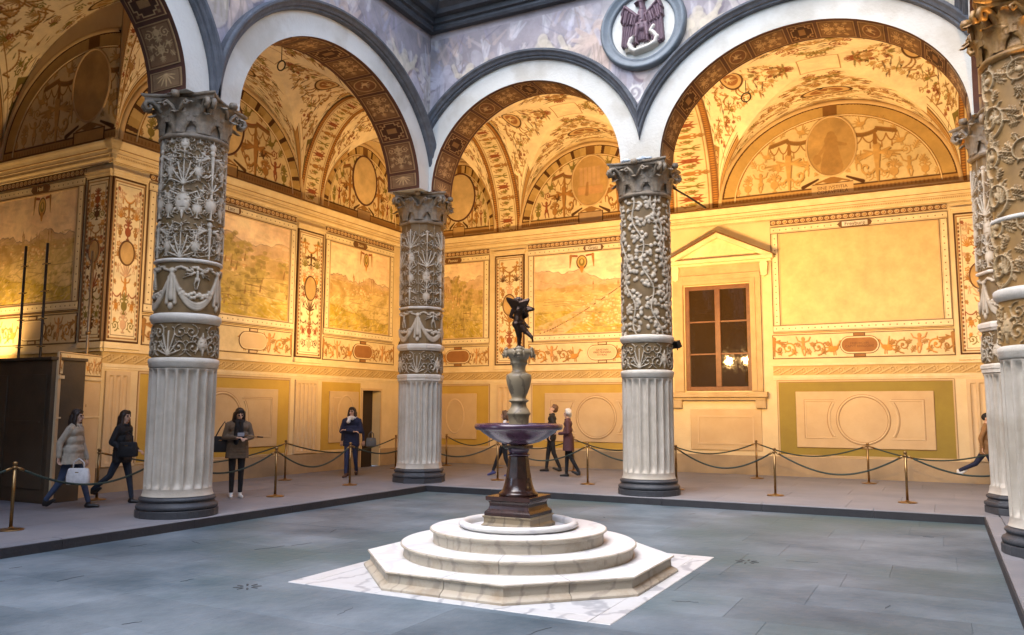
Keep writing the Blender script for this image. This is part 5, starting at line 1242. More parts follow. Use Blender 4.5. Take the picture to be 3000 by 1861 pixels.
def column(loc, label, style, up, swag, frz, octo=0.0, mrel='relief', mcap='capital', seed=1, rot=0.0):
    t = thing('column', label, 'column', (loc[0], loc[1], 0), rot)
    rp = .628
    n8 = [(math.cos(a)*rp*1.0, math.sin(a)*rp*1.0) for a in np.arange(8)*math.pi/4+math.pi/8] if octo else [(math.cos(a)*rp, math.sin(a)*rp) for a in np.arange(24)*math.pi/12]
    MB().prism(n8, .0, .115).build('plinth', M['serena_dark'], t, .008)
    turned(t, 'base_moulding', [(.585, .115), (.612, .13), (.62, .16), (.61, .19), (.575, .205), (.565, .225), (.555, .24), (.572, .25), (.585, .27), (.578, .295), (.555, .305), (.548, .31), (.535, .318), (.53, .325)], M['serena_dark'], octo*.6)
    turned(t, 'shaft_foot', [(.545, .325), (.535, .34), (.525, .37), (.518, .41), (.517, .43)], M['flute'], octo)
    # fluted lower shaft
    nf = 20 if not octo else 24; k = 12; n = nf*k; th = np.arange(n)*2*math.pi/n; u = (np.arange(n) % k)/k
    dep = .075*np.sqrt(np.clip(np.sin(math.pi*np.clip((u-.09)/.82, 0, 1)), 0, 1)); dep[(u < .09) | (u > .91)] = 0
    rows = [(.43, 0), (.44, .0), (.47, .55), (.52, .9), (.60, 1), (1.4, 1), (2.16, 1), (2.24, .9), (2.28, .55), (2.315, 0), (2.33, 0)]
    P = np.zeros((len(rows), n, 3))
    for i, (z, q) in enumerate(rows):
        loc_q = np.clip(q*1.0 + (0 if q in (0, 1) else 0), 0, 1); rr = RC*oct_r(th, octo)+.004-dep*loc_q; P[i, :, 0] = rr*np.cos(th); P[i, :, 1] = rr*np.sin(th); P[i, :, 2] = z
    grid('fluted_shaft', P, M['flute'], t, wrap=True, smooth=True)
    turned(t, 'ring_moulding', [(RC*.98, 2.33), (RC*1.0, 2.34), (RC*1.035, 2.35), (RC*1.035, 2.40), (RC*1.06, 2.42), (RC*1.06, 2.47), (RC*1.02, 2.49), (RC*.97, 2.50)], M['stucco'], octo)
    turned(t, 'ring_moulding', [(RC*.97, 3.05), (RC*1.02, 3.06), (RC*1.04, 3.09), (RC*1.075, 3.11), (RC*1.075, 3.17), (RC*1.05, 3.19), (RC*.97, 3.21)], M['stucco'], octo)
    if swag: turned(t, 'ring_moulding', [(RC*.97, 4.025), (RC*1.03, 4.035), (RC*1.045, 4.055), (RC*1.03, 4.08), (RC*.97, 4.09)], M['stucco'], octo)
    nu = 340
    def zone(name, kind, z0, z1, sd):
        W = 2*math.pi*RC; H = z1-z0; h = relief_zone(kind, W, H, nu/W, sd); nv = h.shape[0]; h = h[:, :nu] if h.shape[1] >= nu else np.pad(h, ((0, 0), (0, nu-h.shape[1])), mode='wrap')
        th = -np.arange(nu)*2*math.pi/nu; z = np.linspace(z0, z1, nv)
        rr = (RC*.965*oct_r(th, octo))[None, :]+.038*h; P = np.stack([rr*np.cos(th), rr*np.sin(th), np.broadcast_to(z[:, None], rr.shape)], -1)
        grid(name, P, M[mrel], t, wrap=True, smooth=True, attr={'relief': h}, flip=True)
    zone('relief_frieze', frz, 2.49, 3.06, seed); 
    if swag: zone('swag_relief', swag, 3.20, 4.03, seed+1); zone('relief_shaft', up, 4.085, 6.08, seed+2)
    else: zone('relief_shaft', up, 3.20, 6.08, seed+2)
    capital(t, M[mcap], k=octo)
    return t
column((0, -6.886), 'nearest left column, round, with masks and swags in white stucco, beside the woman with the phone', 0, 'grot', 'swag', 'frz', 0.0, seed=3, rot=.35)
column((0, 0), 'octagonal stucco column in the far corner, behind and to the left of the fountain', 0, 'cand', 'swag', 'frz', 1.0, seed=11, rot=math.pi/8)
column((5.608, 0), 'round column wound with vine leaves, just right of the fountain', 0, 'vine', None, 'frz', 0.0, seed=21)
column((12.143, 0), 'octagonal column half hidden behind the nearest column at the right edge', 0, 'cand', 'swag', 'frz', 1.0, seed=31, rot=math.pi/8)
column((12.143, -4.386), 'large near column cut by the right edge, gilded foliage scrolls under a gilded capital', 0, 'scroll', 'scroll', 'frz', 0.0, 'relief5', 'gilt', seed=41)

# ------------------------------------------------------------------ fountain
FX, FY = 6.5, -7.55
ft = thing('fountain', 'marble and purple stone fountain on round and octagonal steps in the middle of the courtyard', 'fountain', (FX, FY, -.14))
ZB = .14   # local z = world + .14
# marble square in the floor, border and field slabs
s = 1.83; i_ = 1.62; g = .003
sq = []
for a in range(4):
    for k in range(3):
        L0, L1 = -s+k*(s+i_)/3, -s+(k+1)*(s+i_)/3
        q = [(L0+g, L1-g, -s, -i_-g), (i_+g, s, L0+g, L1-g), (-L1+g, -L0-g, i_+g, s), (-s, -i_-g, -L1+g, -L0-g)][a]
        slab_piece('border_slab', *q, .008, .03, M['marble_floor'], ft, .005)
for a in range(3):
    for b in range(3): slab_piece('field_slab', -i_+a*2*i_/3+g, -i_+(a+1)*2*i_/3-g, -i_+b*2*i_/3+g, -i_+(b+1)*2*i_/3-g, .0055, .03, M['marble_floor'], ft, .005)
# octagonal step: eight stones, moulded edge
ap = 1.66; ca = ap*math.tan(math.pi/8)
def oct_pt(r, a): # point on octagon of apothem r at angle a
    b = (a+math.pi/8) % (math.pi/4)-math.pi/8; q = r/math.cos(b); return (q*math.cos(a), q*math.sin(a))
def stones(name, prof, n, ph, octo, m_top, m_face, seg=10, rin=.3):
    """ring step cut into n stones. prof: outer profile (offset, z) from bottom to top"""
    for i in range(n):
        a0 = ph+i*2*math.pi/n+.0022; a1 = ph+(i+1)*2*math.pi/n-.0022; A = np.linspace(a0, a1, seg+1)
        if octo:   # make sure the corners are hit
            cs = [k*math.pi/4+math.pi/8 for k in range(-9, 18) if a0 < k*math.pi/4+math.pi/8 < a1]; A = np.array(sorted(list(A)+cs))
        zt = prof[-1][1]; R0 = prof[-1][0]
        def pt(r, a): return oct_pt(r, a) if octo else (r*math.cos(a), r*math.sin(a))
        mb = MB(); rings = [[(*pt(r, a), z) for a in A] for r, z in prof]; nn = len(A); P = np.array(rings); F = [list(f) for f in grid_faces(len(prof), nn)]
        ends = []
        inn = [(*pt(rin, a), zt) for a in A]; inb = [(*pt(rin, a), prof[0][1]) for a in A]
        P2 = np.concatenate([P.reshape(-1, 3), inn, inb]); o_ = len(prof)*nn
        for e in (0, nn-1):
            f = [k*nn+e for k in range(len(prof))]+[o_+e, o_+nn+e]; F.append(f if e else f[::-1])
        st = mb.add(P2, F).build(name, m_face, ft, 0)
        V = [(*pt(R0, a), zt) for a in A]+inn
        tp = MB().add(V, [(k, k+1, nn+k+1, nn+k) for k in range(nn-1)]).build(name.replace('stone', 'tread'), m_top, st, 0)
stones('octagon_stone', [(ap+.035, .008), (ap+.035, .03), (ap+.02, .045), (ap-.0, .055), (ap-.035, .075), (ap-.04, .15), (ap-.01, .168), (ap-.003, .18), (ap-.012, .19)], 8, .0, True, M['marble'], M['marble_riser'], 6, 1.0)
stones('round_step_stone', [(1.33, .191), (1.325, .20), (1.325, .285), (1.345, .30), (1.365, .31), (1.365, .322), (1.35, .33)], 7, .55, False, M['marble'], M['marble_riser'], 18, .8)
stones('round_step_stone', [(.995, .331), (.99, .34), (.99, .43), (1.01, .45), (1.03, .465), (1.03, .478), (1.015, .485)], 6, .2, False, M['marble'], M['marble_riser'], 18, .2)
fmb = lambda prof, n=56: MB().lathe(prof, n, close=True)
MB().lathe([(.63, .486), (.655, .49), (.685, .505), (.70, .53), (.685, .555), (.655, .565), (.625, .56), (.60, .53), (.60, .486)], 64, close=False).build('ring_kerb', M['marble'], ft)
def sqr(h, z): return [(-h, -h, z), (h, -h, z), (h, h, z), (-h, h, z)]
MB().loft([sqr(.325, .486), sqr(.325, .52), sqr(.30, .545), sqr(.30, .60), sqr(.315, .615), sqr(.315, .625)], False).build('marble_plinth', M['marble_old'], ft, .004)
MB().loft([sqr(.295, .626), sqr(.295, .665), sqr(.283, .68), sqr(.262, .70), sqr(.252, .735), sqr(.252, .765), sqr(.262, .785), sqr(.285, .80), sqr(.285, .845)], False).build('porphyry_block', M['porphyry_dark'], ft, .004)
MB().lathe([(.225, .846), (.232, .855), (.228, .875), (.205, .89), (.185, .92), (.168, .97), (.15, 1.05)], 40, close=False).build('pedestal_foot', M['porphyry_dark'], ft)
MB().loft([[(r*math.cos(a), r*math.sin(a), z) for a in np.arange(8)*math.pi/4+math.pi/8] for r, z in ((.162, 1.0), (.152, 1.06), (.135, 1.16), (.122, 1.27), (.118, 1.30))], False).build('pedestal_shaft', M['porphyry_dark'], ft, .008)
MB().lathe([(.118, 1.30), (.13, 1.305), (.134, 1.318), (.118, 1.33), (.115, 1.345), (.128, 1.375), (.135, 1.39)], 40).build('pedestal_collar', M['porphyry'], ft)
MB().box(-.128, .128, -.128, .128, 1.392, 1.425).build('pedestal_abacus', M['porphyry_dark'], ft, .004)
MB().lathe([(.0, 1.426), (.10, 1.428), (.16, 1.44), (.25, 1.465), (.34, 1.51), (.42, 1.565), (.455, 1.595), (.462, 1.602), (.50, 1.605), (.512, 1.612), (.523, 1.63), (.523, 1.655), (.512, 1.672), (.49, 1.678), (.47, 1.668), (.44, 1.64), (.38, 1.60), (.25, 1.56), (.1, 1.55), (0, 1.55)], 72, close=False).build('basin', M['porphyry'], ft)
MB().lathe([(.44, 1.632), (.3, 1.633), (.15, 1.633), (.0, 1.633)], 48, close=False).build('water', mat('still_water', (.02, .025, .03), None, .02), ft)
MB().lathe([(.115, 1.55), (.118, 1.70), (.125, 1.77), (.14, 1.785), (.142, 1.80), (.132, 1.815), (.125, 1.832), (.11, 1.85), (.095, 1.875), (.088, 1.91), (.095, 1.93), (.118, 1.938), (.12, 1.95), (.10, 1.962), (.085, 1.975), (.09, 2.0), (.115, 2.06), (.138, 2.13), (.15, 2.19), (.152, 2.235), (.142, 2.258), (.115, 2.27), (.085, 2.285), (.078, 2.32), (.082, 2.36), (.1, 2.385), (.108, 2.395), (.098, 2.405), (.108, 2.44), (.128, 2.475), (.155, 2.492), (.162, 2.51), (.16, 2.535), (.135, 2.56), (.07, 2.572), (0, 2.575)], 48, close=False).build('baluster', M['marble_old'], ft)
for i in range(4):   # lion masks and spouts round the cup
    a = i*math.pi/2-1.096; mb = MB()
    def el(c, r, n=10):
        prof = [(r[0]*math.sin(q), c[2]-r[2]*math.cos(q)) for q in np.linspace(0.01, math.pi-.01, 8)]
        P = np.array([[(c[0]+rr*math.cos(b), c[1]+rr*math.sin(b)*r[1]/r[0], z) for b in np.arange(n)*2*math.pi/n] for rr, z in prof]); mb.add(P.reshape(-1, 3), [list(f) for f in grid_faces(8, n, True)], True)
    el((.155, 0, 2.515), (.035, .052, .05)); el((.182, 0, 2.49), (.022, .024, .02)); el((.183, 0, 2.462), (.012, .02, .012)); 
    for sy in (-1, 1): el((.17, sy*.024, 2.527), (.016, .016, .012)); el((.15, sy*.05, 2.555), (.014, .016, .018)); el((.15, sy*.055, 2.50), (.02, .02, .045))
    el((.15, 0, 2.565), (.025, .045, .02))
    o = mb.build('lion_mask', M['marble_old'], ft); o.rotation_euler = (0, 0, a)

# ------------------------------------------------------------------ bodies: tapered capsules fused by a voxel remesh into one skin
def caps_mesh(caps, voxel, smooth=2):
    mb = MB(); n = 10
    for cp in caps:
        p, q, r0, r1 = np.array(cp[0], float), np.array(cp[1], float), cp[2], cp[3]
        d = q-p; L = np.linalg.norm(d); d = d/L if L > 1e-6 else np.array([0, 0, 1.0])
        up = np.array([0, 0, 1.0]) if abs(d[2]) < .9 else np.array([1.0, 0, 0]); u = np.cross(d, up); u /= np.linalg.norm(u); w = np.cross(d, u)
        fl = cp[5] if len(cp) > 5 else (1, 1)
        rings = []
        for a in (-88, -60, -30, 0): rings.append((p+d*r0*math.sin(R_(a)), r0*math.cos(R_(a))))
        for a in (0, 30, 60, 88): rings.append((q+d*r1*math.sin(R_(a)), r1*math.cos(R_(a))))
        V = [c+rr*(math.cos(t)*u*fl[0]+math.sin(t)*w*fl[1]) for c, rr in rings for t in np.arange(n)*2*math.pi/n]
        F = [list(f)[::-1] for f in grid_faces(len(rings), n, True)]+[list(range(n)), [(len(rings)-1)*n+i for i in range(n)][::-1]]
        mb.add(V, F)
    me = bpy.data.meshes.new('tmp'); me.from_pydata(np.concatenate(mb.V).tolist(), [], mb.F); me.update()
    o = bpy.data.objects.new('tmp', me); COL.objects.link(o)
    r = o.modifiers.new('r', 'REMESH'); r.mode = 'VOXEL'; r.voxel_size = voxel
    if smooth: sm = o.modifiers.new('s', 'SMOOTH'); sm.iterations = smooth; sm.factor = .5
    dg = bpy.context.evaluated_depsgraph_get(); out = bpy.data.meshes.new_from_object(o.evaluated_get(dg)); bpy.data.objects.remove(o); bpy.data.meshes.remove(me)
    return out
def caps_obj(name, caps, voxel, mats, parent=None, smooth=2, wrinkle=0.0):
    me = caps_mesh(caps, voxel, smooth)
    nv = len(me.vertices); co = np.zeros(nv*3, np.float32); me.vertices.foreach_get('co', co); co = co.reshape(-1, 3)
    labs = [c[4] for c in caps]; names = []
    for l in labs:
        if l not in names: names.append(l)
    if len(names) > 1:
        best = np.full(nv, 9e9); lab = np.zeros(nv, int)
        for c in caps:
            p, q = np.array(c[0]), np.array(c[1]); v = q-p; t = np.clip((co-p)@v/(v@v+1e-12), 0, 1); d = np.linalg.norm(co-p-t[:, None]*v, axis=1)-(c[2]+(c[3]-c[2])*t)
            m = d < best; best[m] = d[m]; lab[m] = names.index(c[4])
        li = np.zeros(len(me.loops), np.int32); me.loops.foreach_get('vertex_index', li); ls = np.zeros(len(me.polygons), np.int32); me.polygons.foreach_get('loop_start', ls)
        mi = lab[li[ls]].astype(np.int32)
    me.materials.clear()
    for nme in names: me.materials.append(mats[nme] if isinstance(mats, dict) else mats)
    if len(names) > 1: me.polygons.foreach_set('material_index', mi)
    if wrinkle:
        no = np.zeros(nv*3, np.float32); me.vertices.foreach_get('normal', no); no = no.reshape(-1, 3)
        f = np.sin(co[:, 2]*38+5*np.sin(co[:, 0]*14)+4*np.sin(co[:, 1]*17))*np.sin(co[:, 2]*13+co[:, 0]*21)
        co = co+no*(wrinkle*f)[:, None]; me.vertices.foreach_set('co', co.astype(np.float32).ravel())
    me.polygons.foreach_set('use_smooth', np.ones(len(me.polygons), bool)); me.update()
    return link(name, me, parent)
# statue: winged bronze child on one foot, seen from behind, holding a bundle with a fin
st = thing('statue', 'dark bronze winged child on one foot, on top of the fountain', 'statue', (FX, FY, 2.424), .47)
C_ = []
def c(p, q, a, b, l='bronze', fl=(1, 1)): C_.append((p, q, a, b, l, fl))
# local frame: x right in the picture, y away from viewer, z up
c((.00, 0, .012), (.02, .05, .012), .028, .022); c((.0, 0, .02), (.005, 0, .15), .024, .036); c((.005, 0, .15), (-.02, -.005, .28), .04, .058)
c((.02, 0, .28), (.085, -.03, .205), .056, .04); c((.085, -.03, .205), (.155, -.07, .135), .036, .024); c((.155, -.07, .135), (.165, -.075, .085), .02, .014)
c((-.03, 0, .30), (.015, 0, .31), .066, .062); c((-.01, 0, .33), (-.012, .01, .40), .064, .062); c((-.012, .01, .40), (-.005, .0, .46), .06, .066)
c((-.065, .005, .47), (.055, .005, .475), .036, .034); c((-.0, .01, .50), (-.003, .012, .53), .03, .03); c((-.008, .018, .565), (-.008, .022, .585), .056, .058)
for i in range(12):
    a = i*2.4; c((-.008+.045*math.cos(a), .02+.045*math.sin(a), .585+.018*math.sin(i*1.7)), (-.008+.046*math.cos(a), .02+.046*math.sin(a), .6+.012*math.sin(i*1.7)), .016, .014)
c((-.075, 0, .465), (-.10, .06, .40), .03, .026); c((-.10, .06, .40), (-.04, .11, .37), .025, .02); c((.06, 0, .47), (.10, .055, .41), .03, .026); c((.10, .055, .41), (.05, .11, .38), .025, .02)
c((-.02, .10, .36), (.04, .11, .42), .05, .045); c((.04, .1, .42), (.11, .06, .47), .04, .02); c((.03, .1, .35), (.1, .03, .28), .035, .018)
c((.10, .03, .27), (.125, -.01, .262), .018, .012); c((0, 0, -.005), (0.03, .02, -.005), .06, .05)
C_ = [(a_, b_, r0*.86, r1*.86, l_, f_) for a_, b_, r0, r1, l_, f_ in C_]
caps_obj('body', C_, .005, M['bronze'], st, 2)
def wing(name, root, tip, W, mt):
    """feathered wing: overlapping blades with thickness"""
    root, tip = np.array(root, float), np.array(tip, float); mb = MB(); d = tip-root; sd = np.cross(d, (0, 1, 0)); sd /= np.linalg.norm(sd)
    for k in range(7):
        t = k/6; a = root+d*.18*t+sd*W*(.1-.9*t)*.25; b = root+d*(1-.52*t)+sd*W*(-.05-.95*t); y = .004*k
        n_ = np.cross(b-a, (0, 1, 0)); n_ /= np.linalg.norm(n_); w = .022
        rings = []
        for s_, ww in ((0, .6), (.3, 1), (.75, 1), (.93, .7), (1, .15)):
            cpt = a+(b-a)*s_+np.array([0, y-.02*math.sin(math.pi*s_), 0]); rings.append([cpt-n_*w*ww, cpt+np.array([0, -.007, 0]), cpt+n_*w*ww, cpt+np.array([0, .007, 0])])
        mb.loft(rings, False)
    return mb.build(name, mt, st)
wing('wing', (-.04, -.05, .45), (-.155, -.085, .61), .10, M['bronze']); wing('wing', (.04, -.05, .455), (.125, -.085, .60), -.10, M['bronze'])
wing('fin', (.07, .09, .47), (.19, .08, .49), -.05, M['bronze'])
# ------------------------------------------------------------------ rope barriers
def stanchion_proto():
    t = thing('rope_stanchion', 'x', 'stanchion')
    MB().lathe([(.165, 0), (.17, .004), (.168, .012), (.14, .02), (.06, .028), (.035, .036), (.028, .05)], 32).build('base', M['brass'], t)
    MB().lathe([(.0235, .045), (.0235, .90)], 16).build('pole', M['brass'], t)
    MB().lathe([(.0235, .845), (.034, .85), (.036, .862), (.034, .875), (.026, .88)], 16).build('collar', M['brass'], t)
    MB().lathe([(.024, .895), (.031, .90), (.033, .92), (.031, .938), (.02, .944)], 16).build('cap', M['brass'], t)
    return t
FRONT_L = [(-.62, -11.7), (-.65, -9.15), (-.68, -6.62), (-.57, -4.1), (-.81, -1.54), (-.75, .95)]
FRONT_B = [(1.45, 1.2), (3.73, 1.3), (5.85, 1.12), (7.93, .91), (10.31, .83), (12.6, .9)]
BACK_L = [(-3.01, -6.15), (-2.94, -1.3), (-2.9, 3.1)]
BACK_B = [(-2.3, 4.85), (-.55, 4.85), (1.85, 4.85), (4.35, 4.86), (6.8, 4.88), (9.37, 4.78), (12.2, 4.7)]
SL = {(-.62, -11.7): 'brass rope stanchion outside the left edge', (-.65, -9.15): 'brass rope stanchion at the lower left edge, nearest to the viewer', (-.68, -6.62): 'brass rope stanchion hidden behind the nearest left column', (-.57, -4.1): 'brass rope stanchion in front, to the right of the woman with the phone', (-.81, -1.54): 'brass rope stanchion in front of the woman in the navy jacket', (-.75, .95): 'brass rope stanchion behind the corner column, court side',
      (1.45, 1.2): 'brass rope stanchion half hidden behind the fountain pedestal', (3.73, 1.3): 'shiny brass rope stanchion between the white haired woman and the vine column', (5.85, 1.12): 'brass rope stanchion hidden behind the vine column', (7.93, .91): 'brass rope stanchion in the front row, right of the window', (10.31, .83): 'brass rope stanchion in the front row, farthest right before the columns', (12.6, .9): 'brass rope stanchion behind the right hand columns, front row',
      (-3.01, -6.15): 'dark rope stanchion behind the woman in black at the left', (-2.94, -1.3): 'brass rope stanchion by the left wall, just behind the front one', (-2.9, 3.1): 'rope stanchion close to the dark doorway', (-2.3, 4.85): 'rope stanchion in the far corner behind the octagonal column', (-.55, 4.85): 'dark rope stanchion by the back wall, left of the fountain pedestal', (1.85, 4.85): 'rope stanchion by the back wall behind the white haired woman', (4.35, 4.86): 'rope stanchion by the back wall behind the vine column', (6.8, 4.88): 'brass rope stanchion by the back wall, below the window', (9.37, 4.78): 'brass rope stanchion by the back wall, in front of the ringed panel', (12.2, 4.7): 'rope stanchion by the back wall behind the right columns'}
proto = None
for p in FRONT_L+FRONT_B+BACK_L+BACK_B:
    if proto is None: proto = stanchion_proto(); o = proto
    else: o = copy_tree(proto)
    o.location = (p[0], p[1], 0); o.rotation_euler = (0, 0, random.uniform(0, 6)); o['label'] = SL[p]; o['group'] = 'stanchions of the rope barrier'
def rope(p, q, sag, label):
    a = np.array([*p, .862]); b = np.array([*q, .862]); d = b-a; L = np.linalg.norm(d); d /= L; a = a+d*.03; b = b-d*.03
    t = thing('barrier_rope', label, 'rope', tuple((a+b)/2*np.array([1, 1, 0])), 0, 'ropes of the barrier'); o_ = (a+b)/2*np.array([1, 1, 0])
    S = np.linspace(0, 1, 33); pts = a+(b-a)*S[:, None]; pts[:, 2] -= sag*(1-(2*S-1)**2)*(1+.1*np.sin(S*3)); pts[:, 0] += .01*np.sin(S*7)
    MB().tube(pts[1:-1]-o_, .0165, 8).build('cord', M['rope'], t)
    for e in (pts[:3], pts[-3:][::-1]): MB().tube(np.array([e[0], e[0]*.4+e[1]*.6, e[1]*.7+e[2]*.3])-o_, [.011, .021, .022], 8).build('hook', M['brass'], t)
    return t
ropes = [(FRONT_L[0], FRONT_L[1], .22, 'dark green rope leaving the left edge'), (FRONT_L[1], FRONT_L[2], .30, 'dark green rope in front of the two walking women at the left'), (FRONT_L[2], FRONT_L[3], .30, 'dark green rope crossing in front of the woman with the phone'), (FRONT_L[3], FRONT_L[4], .34, 'dark green rope sagging toward the woman in navy, front row'), (FRONT_L[4], FRONT_L[5], .2, 'green rope running from the woman in navy to the corner column'),
         (FRONT_B[0], FRONT_B[1], .33, 'dark rope passing behind the fountain pedestal to the shiny stanchion'), (FRONT_L[5], FRONT_B[0], .3, 'dark rope between the corner column and the fountain bowl, front row'), (FRONT_B[1], FRONT_B[2], .28, 'rope from the shiny stanchion to the vine column'), (FRONT_B[2], FRONT_B[3], .33, 'rope from the vine column to the right, front row'), (FRONT_B[3], FRONT_B[4], .36, 'rope sagging deepest in front of the ringed panel'), (FRONT_B[4], FRONT_B[5], .3, 'rope running behind the right hand columns, front row'),
         (BACK_L[0], BACK_L[1], .3, 'rope by the left wall passing behind the woman with the phone'), (BACK_L[1], BACK_L[2], .28, 'rope by the left wall passing behind the woman in navy'), (BACK_B[0], BACK_B[1], .22, 'rope by the back wall left of the fountain'), (BACK_B[1], BACK_B[2], .26, 'rope by the back wall behind the two elderly visitors'), (BACK_B[2], BACK_B[3], .24, 'rope by the back wall left of the vine column'), (BACK_B[3], BACK_B[4], .26, 'rope by the back wall under the window'), (BACK_B[4], BACK_B[5], .25, 'rope by the back wall between window and ringed panel'), (BACK_B[5], BACK_B[6], .26, 'rope by the back wall right of the ringed panel')]
for a, b, s_, l in ropes: rope(a, b, s_, l)

# ------------------------------------------------------------------ people
SKIN = mat('skin', (.62, .40, .29), (.54, .33, .23), .5, 20); HAIRD = mat('dark_hair', (.018, .011, .008), (.03, .018, .012), .45, 40, .3, 120); HAIRW = mat('white_hair', (.62, .60, .56), (.52, .5, .46), .6, 40, .3, 120); HAIRB = mat('brown_hair', (.12, .06, .03), (.08, .04, .02), .5, 40, .3, 120)
LIP = mat('lips', (.32, .12, .10), None, .4); EYE = mat('eye', (.03, .02, .018), None, .3)
def cloth(n, c, c2=None): return mat(n, c, c2 or tuple(x*.75 for x in c), .85, 14, .25, 90)
BLK = cloth('black_cloth', (.012, .012, .014)); DENIM = cloth('blue_denim', (.05, .075, .14)); NAVY = cloth('navy_cloth', (.012, .018, .055)); BRN = cloth('brown_wool', (.15, .11, .075)); CRMC = cloth('cream_wool', (.44, .38, .29)); MAR = cloth('maroon_cloth', (.10, .04, .045)); WHT = cloth('white_cloth', (.72, .71, .70)); TAN = cloth('tan_cloth', (.26, .14, .055)); WSH = mat('white_shoe', (.72, .72, .70), None, .5); BSH = mat('black_shoe', (.015, .013, .012), None, .4); BLS = mat('blue_shoe', (.06, .07, .2), None, .6)
def rotv(v, ax, a):
    v = np.array(v, float); c, s = math.cos(a), math.sin(a); x, y, z = v
    return np.array([x, c*y-s*z, s*y+c*z]) if ax == 'x' else np.array([c*x-s*y, s*x+c*y, z])
def person(label, loc, face, H, legs, arms, cl, hair='long', hairm=None, head=(0, 0), lean=0.0, coat=None, scarf=None, hips=1.0, glasses=False):
    """face: direction (x,y) the body faces. local frame looks along -Y. legs: per side (hip forward deg, knee deg, out). arms: per side (elbow xyz, hand xyz, finger dir) in metres for 1.70 m
    cl: dict top, trouser, shoe. coat: (material, hem z, flare)"""
    rz = math.atan2(face[0], -face[1]); t = thing('person', label, 'person', (loc[0], loc[1], 0), rz); t.scale = (H/1.70,)*3
    B = []; add = lambda p, q, a, b, l, fl=(1, 1): B.append((np.array(p, float), np.array(q, float), a, b, l, fl))
    hip_z = .91; feet = []; knee_pts = []
    J = []
    for sd, (hf, kn, out) in zip((-1, 1), legs):
        h = np.array([.085*sd, 0, hip_z]); k = h+rotv((0, 0, -.43), 'x', -R_(hf))+np.array([out*sd*.5, 0, 0]); an = k+rotv((0, 0, -.40), 'x', -R_(hf-kn))+np.array([out*sd*.3, 0, 0]); J.append((h, k, an, hf-kn))
    dz = min(an[2]-(.085 if abs(a_) < 25 else .10) for h, k, an, a_ in J)      # drop so that the lower foot stands on the floor
    for (h, k, an, a_), sd in zip(J, (-1, 1)):
        for v in (h, k, an): v[2] -= dz
        add(h, k, .088*hips, .058, 'trouser'); add(k, an+(k-an)*.08, .057, .042, 'trouser'); 
        tilt = R_(max(-38, min(30, -a_*.75))) if an[2]-.09 > .02 else 0
        heel = an+rotv((0, .035, -.05), 'x', -tilt); toe = an+rotv((sd*.02, -.15, -.062), 'x', -tilt); add(an, heel, .04, .034, 'shoe'); add(heel, toe, .036, .03, 'shoe', (1, 1)); add(heel+np.array([0, -.04, 0]), toe, .042, .028, 'shoe')
    z0 = hip_z-dz
    L = lambda p: np.array([p[0], p[1]+0, p[2]-dz]) if lean == 0 else (rotv((p[0], p[1], p[2]-hip_z), 'x', R_(lean))+np.array([0, 0, z0]))
    topl = 'top'
    add(L((-.07, 0, .92)), L((.07, 0, .92)), .098*hips, .098*hips, 'trouser'); add(L((-.055, .0, 1.03)), L((.055, 0, 1.03)), .092, .092, topl); add(L((-.075, .0, 1.2)), L((.075, .0, 1.2)), .098, .098, topl); add(L((-.1, .01, 1.34)), L((.1, .01, 1.34)), .088, .088, topl)
    add(L((-.165, .015, 1.395)), L((-.05, .02, 1.435)), .055, .05, topl); add(L((.165, .015, 1.395)), L((.05, .02, 1.435)), .055, .05, topl); add(L((0, .02, 1.42)), L((0, 0, 1.52)), .052, .048, 'skin')
    nk = np.array([0, .01, 1.50])
    HD = lambda p: L(rotv(rotv(np.array(p)-nk, 'x', R_(head[1])), 'z', R_(head[0]))+nk)
    add(HD((0, .012, 1.625)), HD((0, .0, 1.60)), .086, .078, 'skin'); add(HD((0, -.02, 1.575)), HD((0, -.042, 1.525)), .062, .034, 'skin'); add(HD((0, -.086, 1.60)), HD((0, -.103, 1.572)), .010, .015, 'skin')
    for sd in (-1, 1): add(HD((sd*.032, -.072, 1.607)), HD((sd*.034, -.072, 1.607)), .0135, .0135, 'eye'); add(HD((sd*.083, .01, 1.60)), HD((sd*.085, .018, 1.575)), .017, .012, 'skin'); add(HD((sd*.018, -.078, 1.625)), HD((sd*.05, -.068, 1.626)), .008, .007, 'brow')
    add(HD((-.016, -.077, 1.542)), HD((.016, -.077, 1.542)), .0105, .0105, 'lip')
    slv = []
    for sd, (el, ha, fd) in zip((-1, 1), arms):
        sh = L((.185*sd, .015, 1.385)); el = L(el); ha = L(ha); fd = np.array(fd, float); fd /= np.linalg.norm(fd)
        add(sh, el, .05, .04, topl); add(el, el+(ha-el)*.9, .04, .031, topl); add(el+(ha-el)*.85, ha, .027, .025, 'skin'); slv.append((sh, el, ha))
        sx = np.cross(fd, (0, 0, 1.0)); sx = sx/np.linalg.norm(sx) if np.linalg.norm(sx) > .2 else np.array([1.0, 0, 0]); nm = np.cross(sx, fd); nm = nm if nm[2] < 0 else -nm
        for k in range(4):
            o_ = sx*(k-1.5)*.02; p0 = ha+o_*.7; p1 = ha+fd*.075+o_; ln = (.062, .072, .068, .052)[k]; p2 = p1+(fd*.85+nm*.5)*ln*.55; p3 = p2+(fd*.4+nm*.9)*ln*.5
            add(p0, p1, .013, .012, 'skin'); add(p1, p2, .0095, .009, 'skin'); add(p2, p3, .009, .0075, 'skin')
        p0 = ha+fd*.02-sx*sd*.02; p1 = p0-sx*sd*.03+fd*.03; add(p0, p1, .013, .011, 'skin'); add(p1, p1+fd*.03+nm*.012, .0105, .009, 'skin')
    hm = hairm or HAIRD
    mats = {'skin': SKIN, 'top': cl['top'], 'trouser': cl['trouser'], 'shoe': cl['shoe'], 'eye': EYE, 'lip': LIP, 'brow': hm}
    body = caps_obj('body', B, .0075, mats, t, 1, .0)
